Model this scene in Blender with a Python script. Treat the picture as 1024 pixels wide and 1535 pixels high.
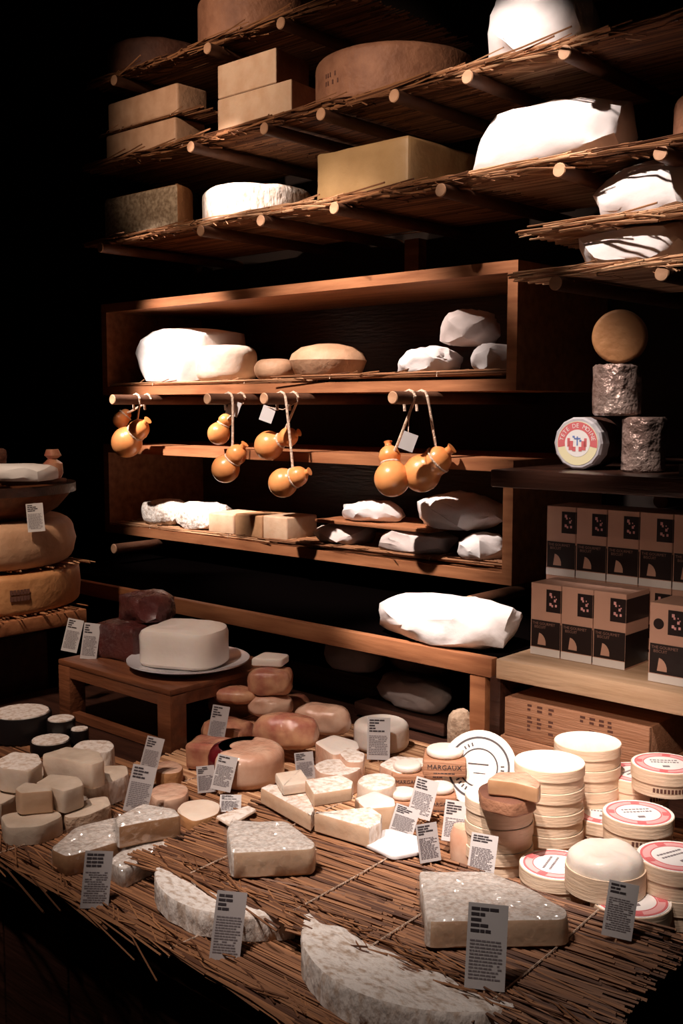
import bpy, bmesh, math, random
from mathutils import Vector, Matrix, noise
from mathutils.geometry import normal as _n
D = bpy.data
for o in list(D.objects): D.objects.remove(o)
scn = bpy.context.scene
COL = scn.collection
# ------------------------------------------------------------------ camera
F = 1600.0; PITCH = math.radians(5.67); YAW = math.radians(47.7); EYE = Vector((0, 0, 1.55))
FW = Vector((-math.cos(YAW)*math.cos(PITCH), math.sin(YAW)*math.cos(PITCH), -math.sin(PITCH)))
RT = Vector((math.sin(YAW), math.cos(YAW), 0)); UP = RT.cross(FW)
HV = Vector((FW.x, FW.y, 0)).normalized()
cam = D.cameras.new('camera'); co = D.objects.new('camera', cam); COL.objects.link(co)
cam.sensor_fit = 'VERTICAL'; cam.sensor_height = 36; cam.lens = 36*F/1535; cam.clip_start = .02
co.matrix_world = Matrix((RT, UP, -FW)).transposed().to_4x4(); co.location = EYE
scn.camera = co
# ------------------------------------------------------------------ world, light, exposure
w = D.worlds.new('world'); scn.world = w; w.use_nodes = True
w.node_tree.nodes['Background'].inputs[0].default_value = (1, .55, .4, 1)
w.node_tree.nodes['Background'].inputs[1].default_value = .0035
vs = scn.view_settings; vs.view_transform = 'Standard'; vs.look = 'None'; vs.gamma = 1; vs.exposure = 0
vs.use_curve_mapping = False
def spot(loc, tgt, power, size, blend=.5, rad=.03, col=(1, .83, .74)):
    l = D.lights.new('ceiling_or_fill_spot', 'SPOT'); l.energy = power; l.spot_size = math.radians(size); l.spot_blend = blend
    l.shadow_soft_size = rad; l.color = col
    o = D.objects.new('ceiling_or_fill_spot', l); COL.objects.link(o); o.location = loc
    o.rotation_euler = (Vector(tgt)-Vector(loc)).to_track_quat('-Z', 'Y').to_euler()
spot((-2.25, .80, 3.1), (-2.13, 1.96, 2.09), 430, 9, .5)             # pale wheel on the lowest straw shelf
spot((-2.55, .70, 3.1), (-2.42, 2.02, 1.60), 620, 16, .5)            # left half of the upper box
spot((-2.55, .65, 3.1), (-2.45, 2.02, 1.24), 330, 14, .6)            # left half of the lower box
spot((-1.80, .75, 3.1), (-1.80, 1.95, 1.50), 420, 28, .7)            # hanging cheeses, middle of the boxes
spot((-1.45, .85, 3.2), (-1.25, 1.95, 2.10), 240, 16, .5)            # wrapped parcels at the upper right
spot((-1.35, .80, 3.2), (-.97, 1.95, 1.90), 260, 12, .6)             # side shelves at the upper right
spot((-1.15, .40, 3.1), (-.945, 1.67, 1.50), 260, 9, .8)             # foil cylinders
spot((-1.35, .60, 3.1), (-1.27, 1.70, 1.12), 560, 12, .8)            # parcel on the long shelf
spot((-.50, .45, 3.0), (-.84, 1.34, .95), 300, 19, .9)               # round boxes
spot((-.95, .25, 3.0), (-1.02, 1.16, .95), 200, 26, 1.0)             # middle of the counter
spot((-1.35, .05, 3.0), (-1.65, 1.12, .97), 128, 34, 1.0, col=(1, .78, .66))  # left part of the counter
spot((-.70, .00, 3.0), (-.76, .98, .95), 62, 26, 1.0)               # front edge of the counter
spot((-1.5, .25, 2.9), (-2.20, 1.25, 1.18), 95, 24, 1.0, col=(1, .74, .54))   # big wheels on the left
spot((-.25, .05, 2.2), (-.90, 1.62, 1.03), 70, 19, 1.0, col=(1, .74, .58))    # cartons and crates
spot((-1.9, .10, 2.9), (-2.2, 1.95, 2.36), 130, 28, 1.0, col=(1, .74, .57))   # added fill, far end of the upper straw shelves
spot((-1.5, .10, 2.9), (-1.62, 1.95, 2.20), 150, 19, 1.0, col=(1, .76, .6))   # fill added for the stamped wheel and brown paper block

# ------------------------------------------------------------------ pixel helpers
def ray(px, py): return FW + RT*((px-512)/F) + UP*((767.5-py)/F)
def onY(px, py, y): d = ray(px, py); return EYE + d*((y-EYE.y)/d.y)
def onZ(px, py, z): d = ray(px, py); return EYE + d*((z-EYE.z)/d.z)
def onX(px, py, x): d = ray(px, py); return EYE + d*((x-EYE.x)/d.x)
def depth(p): return (Vector(p)-EYE).dot(FW)
# ------------------------------------------------------------------ materials
MAT = {}
def mat(name, c1, c2=None, scale=20, rough=.6, bump=.0, bscale=60, stretch=(1, 1, 1), coat=0, metal=0, detail=4, lo=.35, hi=.65,
        spec=.4, sss=0, coatbump=0, island=False, bdist=.01, alpha=1, trans=0):
    m = D.materials.new(name); m.use_nodes = True; nt = m.node_tree; N = nt.nodes; L = nt.links
    b = N['Principled BSDF']; b.inputs['Roughness'].default_value = rough; b.inputs['Metallic'].default_value = metal
    b.inputs['Specular IOR Level'].default_value = spec
    if coat: b.inputs['Coat Weight'].default_value = coat; b.inputs['Coat Roughness'].default_value = .12
    if sss:
        b.inputs['Subsurface Weight'].default_value = sss; b.inputs['Subsurface Scale'].default_value = .01
        b.inputs['Subsurface Radius'].default_value = (1, .6, .4)
    if trans: b.inputs['Transmission Weight'].default_value = trans
    tc = N.new('ShaderNodeTexCoord'); mp = N.new('ShaderNodeMapping'); mp.inputs['Scale'].default_value = stretch
    L.new(tc.outputs['Object'], mp.inputs['Vector'])
    if c2:
        n = N.new('ShaderNodeTexNoise'); n.inputs['Scale'].default_value = scale; n.inputs['Detail'].default_value = detail
        L.new(mp.outputs[0], n.inputs['Vector'])
        r = N.new('ShaderNodeValToRGB'); r.color_ramp.elements[0].position = lo; r.color_ramp.elements[1].position = hi
        r.color_ramp.elements[0].color = (*c1, 1); r.color_ramp.elements[1].color = (*c2, 1)
        if island:
            g = N.new('ShaderNodeNewGeometry'); L.new(g.outputs['Random Per Island'], r.inputs[0])
        else: L.new(n.outputs[0], r.inputs[0])
        L.new(r.outputs[0], b.inputs['Base Color'])
    else: b.inputs['Base Color'].default_value = (*c1, 1)
    if bump or coatbump:
        n2 = N.new('ShaderNodeTexNoise'); n2.inputs['Scale'].default_value = bscale; n2.inputs['Detail'].default_value = 5
        L.new(mp.outputs[0], n2.inputs['Vector'])
        bp = N.new('ShaderNodeBump'); bp.inputs['Strength'].default_value = bump or coatbump; bp.inputs['Distance'].default_value = bdist
        L.new(n2.outputs[0], bp.inputs['Height'])
        if bump: L.new(bp.outputs[0], b.inputs['Normal'])
        if coat: L.new(bp.outputs[0], b.inputs['Coat Normal'])
    MAT[name] = m; return m
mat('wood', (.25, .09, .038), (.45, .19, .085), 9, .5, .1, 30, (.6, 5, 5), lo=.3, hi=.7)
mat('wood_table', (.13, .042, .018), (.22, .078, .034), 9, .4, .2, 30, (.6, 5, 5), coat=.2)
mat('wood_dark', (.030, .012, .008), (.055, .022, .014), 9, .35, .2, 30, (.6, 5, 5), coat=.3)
mat('wood_pale', (.55, .36, .22), (.68, .47, .31), 9, .5, .2, 30, (.6, 5, 5))
mat('crate', (.36, .17, .09), (.47, .24, .14), 12, .6, .3, 40, (.5, 8, 8))
mat('shelf_shade_black', (.0015, .001, .001), None, rough=1, spec=0)  # near-black, glossless: the shade behind the rail is put into the colour
mat('room', (.014, .008, .006), (.02, .011, .008), 5, .9)
mat('floor_dark', (.02, .012, .009), (.03, .018, .012), 6, .6)
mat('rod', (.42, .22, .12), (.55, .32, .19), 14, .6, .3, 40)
mat('rod_side_shaded', (.07, .028, .014), (.11, .045, .022), 14, .6, .3, 40)  # shaft darker than the end: shade under the straw put into its colour
mat('straw', (.085, .03, .013), (.37, .17, .075), 1, .55, island=True, lo=.0, hi=1)
mat('straw_pale', (.26, .11, .048), (.70, .42, .235), 1, .55, island=True, lo=.0, hi=1)
mat('rind_brown', (.22, .095, .052), (.36, .17, .095), 22, .65, .35, 70, lo=.3, hi=.7)
mat('rind_dark', (.10, .04, .025), (.17, .07, .042), 22, .7, .35, 70)
mat('rind_tan', (.45, .255, .145), (.58, .355, .22), 18, .6, .2, 70)
mat('rind_orange', (.42, .19, .075), (.53, .26, .11), 18, .55, .25, 70)
mat('rind_grey', (.36, .24, .16), (.62, .46, .33), 45, .75, .5, 90)
mat('rind_white', (.60, .46, .36), (.84, .76, .69), 110, .8, .5, 90, (1, 1, .5), lo=.34, hi=.55, detail=6)
mat('rind_bloomy', (.50, .38, .29), (.84, .78, .72), 85, .8, .6, 75, (1, 1.7, 1), lo=.32, hi=.52, detail=7)
mat('paste', (.62, .40, .255), (.71, .50, .34), 25, .5, .12, 60, sss=.15)
mat('paste_tan', (.42, .22, .105), (.52, .29, .15), 30, .5, .15, 60)
mat('paste_pale', (.73, .58, .46), (.81, .68, .56), 25, .55, .15, 60, sss=.15)
mat('cut_mottled', (.25, .17, .10), (.50, .38, .25), 95, .7, .4, 100)
mat('goat', (.54, .43, .33), (.68, .57, .46), 25, .6, .2, 50, sss=.1)
mat('white_fresh', (.80, .70, .62), (.86, .78, .70), 12, .45, .15, 40, sss=.2, coat=.15)
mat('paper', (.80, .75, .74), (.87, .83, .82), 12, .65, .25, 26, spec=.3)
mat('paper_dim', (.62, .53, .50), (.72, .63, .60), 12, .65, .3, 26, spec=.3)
mat('paper_brown', (.33, .20, .085), (.40, .25, .11), 12, .5, .25, 26)
mat('film_white', (.60, .49, .41), (.88, .82, .76), 170, .6, .0, 60, lo=.34, hi=.56, coat=1, coatbump=1, detail=7, bdist=.022)
mat('film_tan', (.40, .21, .10), (.50, .28, .15), 30, .5, .0, 40, coat=.8, coatbump=.3)
mat('film_pink', (.40, .13, .085), (.66, .36, .20), 26, .45, .0, 60, coat=1, coatbump=.6)
mat('film_flesh', (.60, .32, .21), (.76, .52, .38), 22, .45, .0, 60, coat=1, coatbump=.5)
mat('film_red', (.05, .010, .010), (.11, .024, .02), 14, .4, .0, 80, coat=1, coatbump=1.0, bdist=.03)
mat('foil', (.30, .20, .17), (.50, .38, .33), 14, .25, .9, 40, metal=.35, bdist=.02)
mat('foil_dark', (.09, .04, .03), (.16, .08, .06), 10, .3, .6, 34, metal=.5)
mat('foil_white', (.72, .70, .74), None, rough=.35, metal=.3, bump=.3, bscale=40)
mat('scamorza', (.74, .25, .07), (.84, .36, .125), 14, .32, .05, 40, coat=.35, sss=.15)
mat('rope', (.66, .47, .34), (.8, .62, .48), 120, .8, .6, 200)
mat('black_wax', (.012, .009, .009), None, rough=.35)
mat('ceramic', (.72, .70, .72), None, rough=.15, coat=.6)
mat('chip', (.70, .52, .36), (.80, .63, .47), 14, .6, .15, 40, (1, 1, 8))
mat('chip_lid', (.86, .79, .70), (.92, .87, .80), 10, .6, .1, 40, (1, 6, 1))
mat('label_white', (.88, .86, .84), None, rough=.5)
mat('label_red', (.68, .16, .17), None, rough=.5)
mat('label_pink', (.80, .42, .42), None, rough=.5)
mat('label_yellow', (.84, .78, .50), None, rough=.5)
mat('label_blue', (.16, .25, .55), None, rough=.5)
mat('label_darkred', (.20, .012, .018), None, rough=.3, coat=.7)
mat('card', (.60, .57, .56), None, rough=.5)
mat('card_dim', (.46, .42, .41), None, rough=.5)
mat('print', (.05, .04, .045), None, rough=.6)
mat('print_grey', (.22, .19, .2), None, rough=.6)
mat('stamp', (.12, .05, .035), None, rough=.7)
mat('carton', (.60, .36, .27), None, rough=.55)
mat('carton_black', (.018, .010, .010), None, rough=.4)
mat('carton_text', (.34, .20, .16), None, rough=.5)
mat('slate', (.05, .035, .035), (.12, .075, .07), 30, .5, .3, 60)
m = D.materials.new('film_clear'); m.use_nodes = True; _N = m.node_tree.nodes; _L = m.node_tree.links; _N.remove(_N['Principled BSDF'])
_t = _N.new('ShaderNodeBsdfTransparent'); _g = _N.new('ShaderNodeBsdfGlossy'); _g.inputs['Roughness'].default_value = .13; _x = _N.new('ShaderNodeMixShader'); _x.inputs[0].default_value = .12
_L.new(_t.outputs[0], _x.inputs[1]); _L.new(_g.outputs[0], _x.inputs[2]); _L.new(_x.outputs[0], _N['Material Output'].inputs['Surface']); MAT['film_clear'] = m
# ------------------------------------------------------------------ object helpers
def obj(name, bm, mats, parent=None, loc=(0, 0, 0), rot=(0, 0, 0), smooth=35):
    me = D.meshes.new(name); bmesh.ops.recalc_face_normals(bm, faces=bm.faces[:]); bm.to_mesh(me); bm.free()
    for m in (mats if isinstance(mats, (list, tuple)) else [mats]): me.materials.append(MAT[m])
    if smooth:
        for p in me.polygons: p.use_smooth = True
        me.set_sharp_from_angle(angle=math.radians(smooth))
    o = D.objects.new(name, me); COL.objects.link(o); o.location = loc; o.rotation_euler = rot
    if parent: o.parent = parent
    return o
def tag(o, label, cat, group=None):
    o['label'] = label; o['category'] = cat
    if group: o['group'] = group
    return o
def thing(name, label, cat, loc, rot=(0, 0, 0), group=None):
    o = D.objects.new(name, None); COL.objects.link(o); o.location = loc; o.empty_display_size = .05
    o.rotation_euler = rot if isinstance(rot, (tuple, list)) else (0, 0, rot); return tag(o, label, cat, group)
def one(name, bm, mats, label, cat, loc, rot=0, group=None, smooth=35):
    return tag(obj(name, bm, mats, None, loc, rot if isinstance(rot, (tuple, list)) else (0, 0, rot), smooth), label, cat, group)
def struct(name, bm, mats): o = obj(name, bm, mats, smooth=0); o['kind'] = 'structure'; return o
# shapes
def addbox(bm, x0, x1, y0, y1, z0, z1, mi=0):
    v = [bm.verts.new((x, y, z)) for z in (z0, z1) for y in (y0, y1) for x in (x0, x1)]
    for q in ((0, 2, 3, 1), (4, 5, 7, 6), (0, 1, 5, 4), (2, 6, 7, 3), (0, 4, 6, 2), (1, 3, 7, 5)):
        f = bm.faces.new([v[i] for i in q]); f.material_index = mi
    return bm
def box(x0, x1, y0, y1, z0, z1, bev=0, seg=2):
    bm = addbox(bmesh.new(), x0, x1, y0, y1, z0, z1)
    if bev: bmesh.ops.bevel(bm, geom=bm.edges[:], offset=bev, segments=seg, profile=.5, affect='EDGES')
    return bm
def rbox(w, d, h, bev=.004, seg=2): return box(-w/2, w/2, -d/2, d/2, 0, h, bev, seg)
def prism_y(poly, y0, y1, bm=None):          # polygon in xz pushed along y
    bm = bm or bmesh.new(); n = len(poly)
    a = [bm.verts.new((x, y0, z)) for x, z in poly]; b = [bm.verts.new((x, y1, z)) for x, z in poly]
    bm.faces.new(a); bm.faces.new(b[::-1])
    for i in range(n): bm.faces.new((a[i], b[i], b[(i+1) % n], a[(i+1) % n]))
    return bm
def lathe(prof, seg=48, bm=None, mi=0, capmi=None):
    bm = bm or bmesh.new(); rings = []
    for r, z in prof:
        if r < 1e-6: rings.append([bm.verts.new((0, 0, z))])
        else: rings.append([bm.verts.new((r*math.cos(2*math.pi*i/seg), r*math.sin(2*math.pi*i/seg), z)) for i in range(seg)])
    for A, B in zip(rings, rings[1:]):
        for i in range(seg):
            j = (i+1) % seg
            if len(A) == 1 and len(B) == 1: break
            if len(A) == 1: f = bm.faces.new((A[0], B[j], B[i]))
            elif len(B) == 1: f = bm.faces.new((A[i], A[j], B[0]))
            else: f = bm.faces.new((A[i], A[j], B[j], B[i]))
            f.material_index = mi
    return bm
def wheel_prof(r, h, b=.02, bulge=.0, n=5):
    p = [(0, 0)]
    for i in range(n+1): a = math.pi/2*i/n; p.append((r-b+b*math.sin(a), b-b*math.cos(a)))
    if bulge: p.append((r+bulge, h/2))
    for i in range(n+1): a = math.pi/2*i/n; p.append((r-b+b*math.cos(a), h-b+b*math.sin(a)))
    return p + [(r*.5, h), (0, h)]
def wobble(bm, amp, f, seed=0, flatbase=True, ridged=False):
    bm.normal_update(); off = Vector((seed*7.3, seed*3.1, seed*1.7))
    for v in bm.verts:
        n = noise.noise(v.co*f+off)
        if ridged: n = .5-2*abs(n)
        n2 = noise.noise(v.co*f*2.3+off)*.4
        if flatbase and v.co.z < 1e-4: continue
        v.co += v.normal*amp*(n+n2)
        if flatbase: v.co.z = max(v.co.z, 0)
    return bm
def wheel(r, h, b=.02, bulge=0, seg=56, amp=.0, seed=0):
    p = wheel_prof(r, h, b, bulge)
    bm = lathe(p, seg)
    return wobble(bm, amp, 14, seed) if amp else bm
def tube(pts, r, seg=6, bm=None, closed=False):
    bm = bm or bmesh.new(); pts = [Vector(p) for p in pts]; rings = []; n = len(pts)
    for i, p in enumerate(pts):
        t = (pts[(i+1) % n]-pts[i-1]) if closed else (pts[min(i+1, n-1)]-pts[max(i-1, 0)])
        t.normalize(); a = t.cross(Vector((0.3, .2, 1)).normalized())
        if a.length < 1e-3: a = t.cross(Vector((1, 0, 0)))
        a.normalize(); b = t.cross(a); rr = r[i] if isinstance(r, (list, tuple)) else r
        rings.append([bm.verts.new(p+a*rr*math.cos(2*math.pi*k/seg)+b*rr*math.sin(2*math.pi*k/seg)) for k in range(seg)])
    for i in range(n if closed else n-1):
        A, B = rings[i], rings[(i+1) % n]
        for k in range(seg): bm.faces.new((A[k], A[(k+1) % seg], B[(k+1) % seg], B[k]))
    if not closed: bm.faces.new(rings[0][::-1]); bm.faces.new(rings[-1])
    return bm
def pack(w_, d_, h_, seed, e=3.0, n=70, crease=.003, jit=.06, f=22, cuts=2, sm=.1):
    rnd = random.Random(seed); bm = bmesh.new()
    for i in range(n):
        z = 1-2*(i+.5)/n; a = i*2.39996+rnd.uniform(-.25, .25); q = math.sqrt(1-z*z)
        p = Vector((q*math.cos(a), q*math.sin(a), z))
        s = (abs(p.x)**e+abs(p.y)**e+abs(p.z)**e)**(-1/e)*(1+rnd.uniform(-jit, jit*.5))
        p = p*s; p.z = max(p.z, -.8)
        bm.verts.new((p.x*w_/2, p.y*d_/2, (p.z+.8)/1.8*h_))
    bmesh.ops.convex_hull(bm, input=bm.verts[:])
    for v in [v for v in bm.verts if not v.link_faces]: bm.verts.remove(v)
    bmesh.ops.subdivide_edges(bm, edges=bm.edges[:], cuts=cuts, use_grid_fill=True, smooth=sm)
    bmesh.ops.triangulate(bm, faces=[g for g in bm.faces if len(g.verts) > 4])
    for v in bm.verts: v.co.z = max(v.co.z, 0)
    if crease: wobble(bm, crease, f, seed, True, True)
    return bm
def round_poly(pts, r, n=3):
    out = []; m = len(pts)
    for i in range(m):
        p, a, b = Vector(pts[i]), Vector(pts[i-1]), Vector(pts[(i+1) % m])
        da, db = (a-p), (b-p); ra = min(r, da.length*.4); rb = min(r, db.length*.4)
        s, t = p+da.normalized()*ra, p+db.normalized()*rb
        for k in range(n+1):
            u = k/n; out.append(((1-u)**2*s+2*u*(1-u)*p+u*u*t, i if u > .5 else (i-1) % m))
    return out
def slab_bm(pts, h, bev=.004, rad=.006, edge=None, step=.012, wob=.0, seed=0, top=0, base=None):
    """pts: ccw or cw outline (local xy); edge[i] = material index of side i"""
    ar = sum(pts[i][0]*pts[(i+1) % len(pts)][1]-pts[(i+1) % len(pts)][0]*pts[i][1] for i in range(len(pts)))
    edge = list(edge) if edge else [1]*len(pts)
    if ar < 0:
        pts = pts[::-1]; m = len(pts); e0 = edge; edge = [e0[(m-2-i) % m] for i in range(m)]
    rp = round_poly(pts, rad); fine = []
    for i, (p, e) in enumerate(rp):
        q = rp[(i+1) % len(rp)][0]; k = max(1, int((q-p).length/step))
        for t in range(k): fine.append((p.lerp(q, t/k), e))
    n = len(fine); P = [a for a, _ in fine]; nor = []
    for i in range(n):
        t = (P[(i+1) % n]-P[i-1]); v = Vector((t.y, -t.x)); v.normalize(); nor.append(v)
    c = sum(P, Vector((0, 0)))/n
    bm = bmesh.new(); rings = []
    lev = [(bev*.6, 0), (0, bev*.6), (0, h*.5), (0, h-bev), (bev*.3, h-bev*.3), (bev, h)]
    for ins, z in lev: rings.append([bm.verts.new((*(P[i]-nor[i]*ins), z)) for i in range(n)])
    for s in (.72, .42, .15): rings.append([bm.verts.new((*(c+(P[i]-nor[i]*bev-c)*s), h)) for i in range(n)])
    for li, (A, B) in enumerate(zip(rings, rings[1:])):
        for i in range(n):
            f = bm.faces.new((A[i], A[(i+1) % n], B[(i+1) % n], B[i])); f.material_index = top if li >= 4 else edge[fine[i][1]]
    f = bm.faces.new(rings[-1]); f.material_index = top
    f = bm.faces.new(rings[0][::-1]); f.material_index = top
    if wob: wobble(bm, wob, 26, seed)
    return bm
def slab(name, px, zb, zt, mats, label, cat='cheese', edge=None, group=None, **k):
    """a cut cheese lying at zb, its top outline seen at pixels px"""
    W = [onZ(x, y, zt) for x, y in px]; c = sum(W, Vector())/len(W)
    return one(name, slab_bm([Vector((p.x-c.x, p.y-c.y)) for p in W], zt-zb, edge=edge, **k), mats, label, cat, (c.x, c.y, zb), 0, group)
def film(o, seed=0, amp=.0045, f=125, cuts=3):
    """crinkled clear film around a wrapped cheese"""
    bm = bmesh.new(); bm.from_mesh(o.data); bmesh.ops.subdivide_edges(bm, edges=bm.edges[:], cuts=cuts, use_grid_fill=True)
    bmesh.ops.triangulate(bm, faces=bm.faces[:]); bm.normal_update(); off = Vector((seed*3.3, seed, 2*seed))
    for v in bm.verts:
        if v.co.z > .003: v.co += v.normal*(.0008+amp*max(0, noise.noise(v.co*f+off)+.35))
    return obj('plastic_film', bm, 'film_clear', o, smooth=18)
def reeds(x0, x1, y0, y1, n, r=.0022, layers=2, rag=.03, ang=.03, seed=0, strays=6, droop=.0, fringe=0, sag=False):
    """parallel straws along x lying between z=0 and about layers*2r"""
    rnd = random.Random(seed); bm = bmesh.new()
    for l in range(layers):
        for i in range(n):
            y = y0+(y1-y0)*(i+rnd.uniform(.1, .9))/n; a = x0+rnd.uniform(-rag, rag*.6); b = x1+rnd.uniform(-rag*.6, rag)
            dy = rnd.gauss(0, ang)*(b-a)*.5; z = r*1.75+l*r*1.7+rnd.uniform(-.4, .6)*r; rr = r*rnd.uniform(.6, 1.25)
            m = .5*(a+b); dz = rnd.uniform(0, .004)
            tube([(a, y-dy, z-droop*rnd.random()), (m, y+rnd.uniform(-.004, .004), z+dz*.3), (b, y+dy, z+dz-droop*rnd.random())], rr, 4, bm)
    for i in range(fringe):
        y = y0+abs(rnd.gauss(0, .014))-.006; ln = rnd.uniform(.08, .3); a = rnd.uniform(x0-rag, max(x0, x1-ln*.6)); q = rnd.gauss(0, .09)
        zz = rnd.uniform(-.007, .013)+layers*r if sag else rnd.uniform(1.3*r, .0095); dz = rnd.gauss(0, .03) if sag else 0; ln = min(ln, x1+rag-a)
        tube([(a, y, zz), (a+ln*.5, y+q*ln*.3, zz+.003), (a+ln, y+q*ln, zz+dz*ln)], r*rnd.uniform(.6, 1.3), 4, bm)
    for i in range(strays):
        y = y0+rnd.uniform(-.006, .03); x = rnd.uniform(x0, x1); a = rnd.uniform(-.5, .5); ln = rnd.uniform(.05, .14)
        tube([(x, y+.02, layers*r*2), (x+ln*.5*math.cos(a), y+ln*.25*math.sin(a), layers*r*2.4), (x+ln*math.cos(a), y-abs(ln*.4*math.sin(a)), layers*r*2-rnd.uniform(-.012, .022 if sag else -.002))], r*.7, 4, bm)
    return bm
def mat_thing(label, x0, x1, y0, y1, z, n, group=None, mt='straw', bind=(.25, .75), rot=0, **k):
    cx, cy = (x0+x1)/2, (y0+y1)/2
    t = thing('straw_mat', label, 'straw mat', (cx, cy, z), rot, group)
    o = obj('straws', reeds(x0-cx, x1-cx, y0-cy, y1-cy, n, **k), mt, t, smooth=0); o['kind'] = 'stuff'
    h = k.get('layers', 2)*k.get('r', .0022)*2+.0015
    for u in bind:
        x = (x0-cx)+(x1-x0)*u
        obj('binding_thread', tube([(x, y0-cy-.004, .0015), (x, y0-cy-.003, h), (x+.004, 0, h+.002), (x, y1-cy, h)], .0011, 4), 'rope', t)
    return t
_tc = {}
def glyphs(s, size):
    if s not in _tc:
        c = D.curves.new('t', 'FONT'); c.body = s; c.size = 1; c.align_x = 'CENTER'; c.align_y = 'CENTER'; c.resolution_u = 2
        o = D.objects.new('t', c); COL.objects.link(o); bpy.context.view_layer.update()
        _tc[s] = D.meshes.new_from_object(o.evaluated_get(bpy.context.evaluated_depsgraph_get()))
        D.objects.remove(o); D.curves.remove(c)
    bm = bmesh.new(); bm.from_mesh(_tc[s]); bmesh.ops.scale(bm, vec=(size,)*3, verts=bm.verts[:]); return bm
def text_to(bm, s, size, M):
    t = glyphs(s, size); bmesh.ops.transform(t, matrix=M, verts=t.verts[:]); me = D.meshes.new('x'); t.to_mesh(me); t.free(); bm.from_mesh(me); D.meshes.remove(me)
def arc_text(bm, s, R, size, a0, a1):         # letters around a circle in the xy plane, reading clockwise, feet inward
    for i, ch in enumerate(s):
        if ch == ' ': continue
        a = a0+(a1-a0)*i/(len(s)-1)
        text_to(bm, ch, size, Matrix.Translation((R*math.cos(a), R*math.sin(a), 0)) @ Matrix.Rotation(a-math.pi/2, 4, 'Z'))
def annulus(r0, r1, z0, z1, seg=48, bm=None): return lathe([(r0, z0), (r1, z0), (r1, z1), (r0, z1), (r0, z0)] if r0 else [(0, z0), (r1, z0), (r1, z1), (0, z1)], seg, bm)
def dashes(bm, x0, x1, z, hgt, y, rnd, fill=.8, word=(.002, .007), gap=.0012):
    x = x0
    while x < x1*1.0:
        l = rnd.uniform(*word)
        if x+l > x1: break
        if rnd.random() < fill: addbox(bm, x, x+l, y-.0003, y, z, z+hgt)
        x += l+gap
# ------------------------------------------------------------------ the room
struct('floor', box(-4.2, 1.6, -1.6, 2.6, -.05, 0), 'floor_dark')
struct('wall_back', box(-4.2, 1.6, 2.42, 2.56, 0, 3.5), 'room')
struct('wall_left', box(-4.2, -4.05, -1.6, 2.42, 0, 3.5), 'room')
o = struct('trim_1', box(-1.93, -1.88, 2.385, 2.42, 1.87, 2.015), 'wood')
o = struct('trim_2', box(-2.83, -2.79, 2.385, 2.42, 1.87, 2.015), 'wood_dark')
# ------------------------------------------------------------------ counter
CZ = .89
t = thing('display_counter', 'long dark wooden counter carrying the cheese display', 'counter', (-1.37, 1.58, 0))
X0, X1, Y0, Y1 = -2.16+1.37, -.53+1.37, .775-1.58, 2.40-1.58
obj('counter_top', box(X0, X1, Y0, Y1, CZ-.035, CZ, .003), 'wood_dark', t)
n = 9
for i in range(n):
    a = X0+.03+(X1-X0-.06)*i/n
    obj('front_plank', box(a+.002, a+(X1-X0-.06)/n-.002, Y0+.03, Y0+.05, .08, CZ-.036, .003), 'wood_dark', t)
obj('plinth', box(X0+.05, X1-.05, Y0+.06, Y1, 0, .078), 'wood_dark', t)
obj('side_panel', box(X1-.05, X1-.03, Y0+.052, Y1, .08, CZ-.036), 'wood_dark', t)
obj('side_panel', box(X0+.03, X0+.05, Y0+.052, Y1, .08, CZ-.036), 'wood_dark', t)
B = .90                                      # top of the straw lying on the counter
mat_thing('wide brown straw mat covering the front of the counter', -1.98, -.545, .768, .90, CZ, 70, rag=.03, ang=.014, seed=1, strays=90, bind=(.12, .42, .7, .93), r=.0018, layers=3, fringe=260)
mat_thing('brown straw mat under the goat cheeses beside the dark stand', -2.12, -1.22, .90, 1.15, CZ, 90, rag=.02, ang=.01, seed=2, strays=8)
mat_thing('straw mat under the stacked round boxes at the counter end', -.99, -.545, 1.14, 1.56, CZ, 130, rag=.02, ang=.01, seed=3, strays=8)
mat_thing('straw mat under the loaves at the back of the counter', -1.55, -1.01, 1.14, 1.6, CZ, 150, rag=.02, ang=.01, seed=4, strays=8, mt='straw_pale')
one('riser_board', rbox(.62, .225, .038, .002), 'wood_dark', 'low dark riser board under the raised straw mats', 'riser board', (-.865, 1.007, CZ))
RZ = .9285
mat_thing('raised brown straw mat under the square bloomy cheese', -1.15, -.80, .868, 1.120, RZ, 120, rag=.035, ang=.05, seed=5, strays=30, rot=.07, r=.0017, droop=.004, layers=3, fringe=110)
mat_thing('raised straw mat under the large pale wedge by the round boxes', -.845, -.515, .872, 1.126, RZ, 120, rag=.04, ang=.05, seed=6, strays=30, rot=.07, r=.0017, droop=.006, layers=3, fringe=110)
R = .942
# ------------------------------------------------------------------ wall boxes
def wall_box(name, label, x0, x1, z0, z1, y0=2.0, y1=2.40, th=.026):
    cx = (x0+x1)/2; t = thing(name, label, 'wall shelf', (cx, y0, z0)); a, b, h = x0-cx, x1-cx, z1-z0
    obj('top_board', prism_y([(a, h), (b, h), (b-th, h-th), (a+th, h-th)], 0, y1-y0), 'wood', t, smooth=0)
    obj('bottom_board', prism_y([(a, 0), (a+th, th), (b-th, th), (b, 0)], 0, y1-y0), 'wood', t, smooth=0)
    obj('side_board', prism_y([(a, 0), (a, h), (a+th, h-th), (a+th, th)], 0, y1-y0), 'wood', t, smooth=0)
    obj('side_board', prism_y([(b, 0), (b-th, th), (b-th, h-th), (b, h)], 0, y1-y0), 'wood', t, smooth=0)
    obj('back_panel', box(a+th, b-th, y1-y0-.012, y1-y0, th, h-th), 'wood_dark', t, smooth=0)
wall_box('wall_box_shelf', 'upper open wooden box shelf above the hanging cheeses', -2.838, -1.302, 1.584, 1.866)
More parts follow.
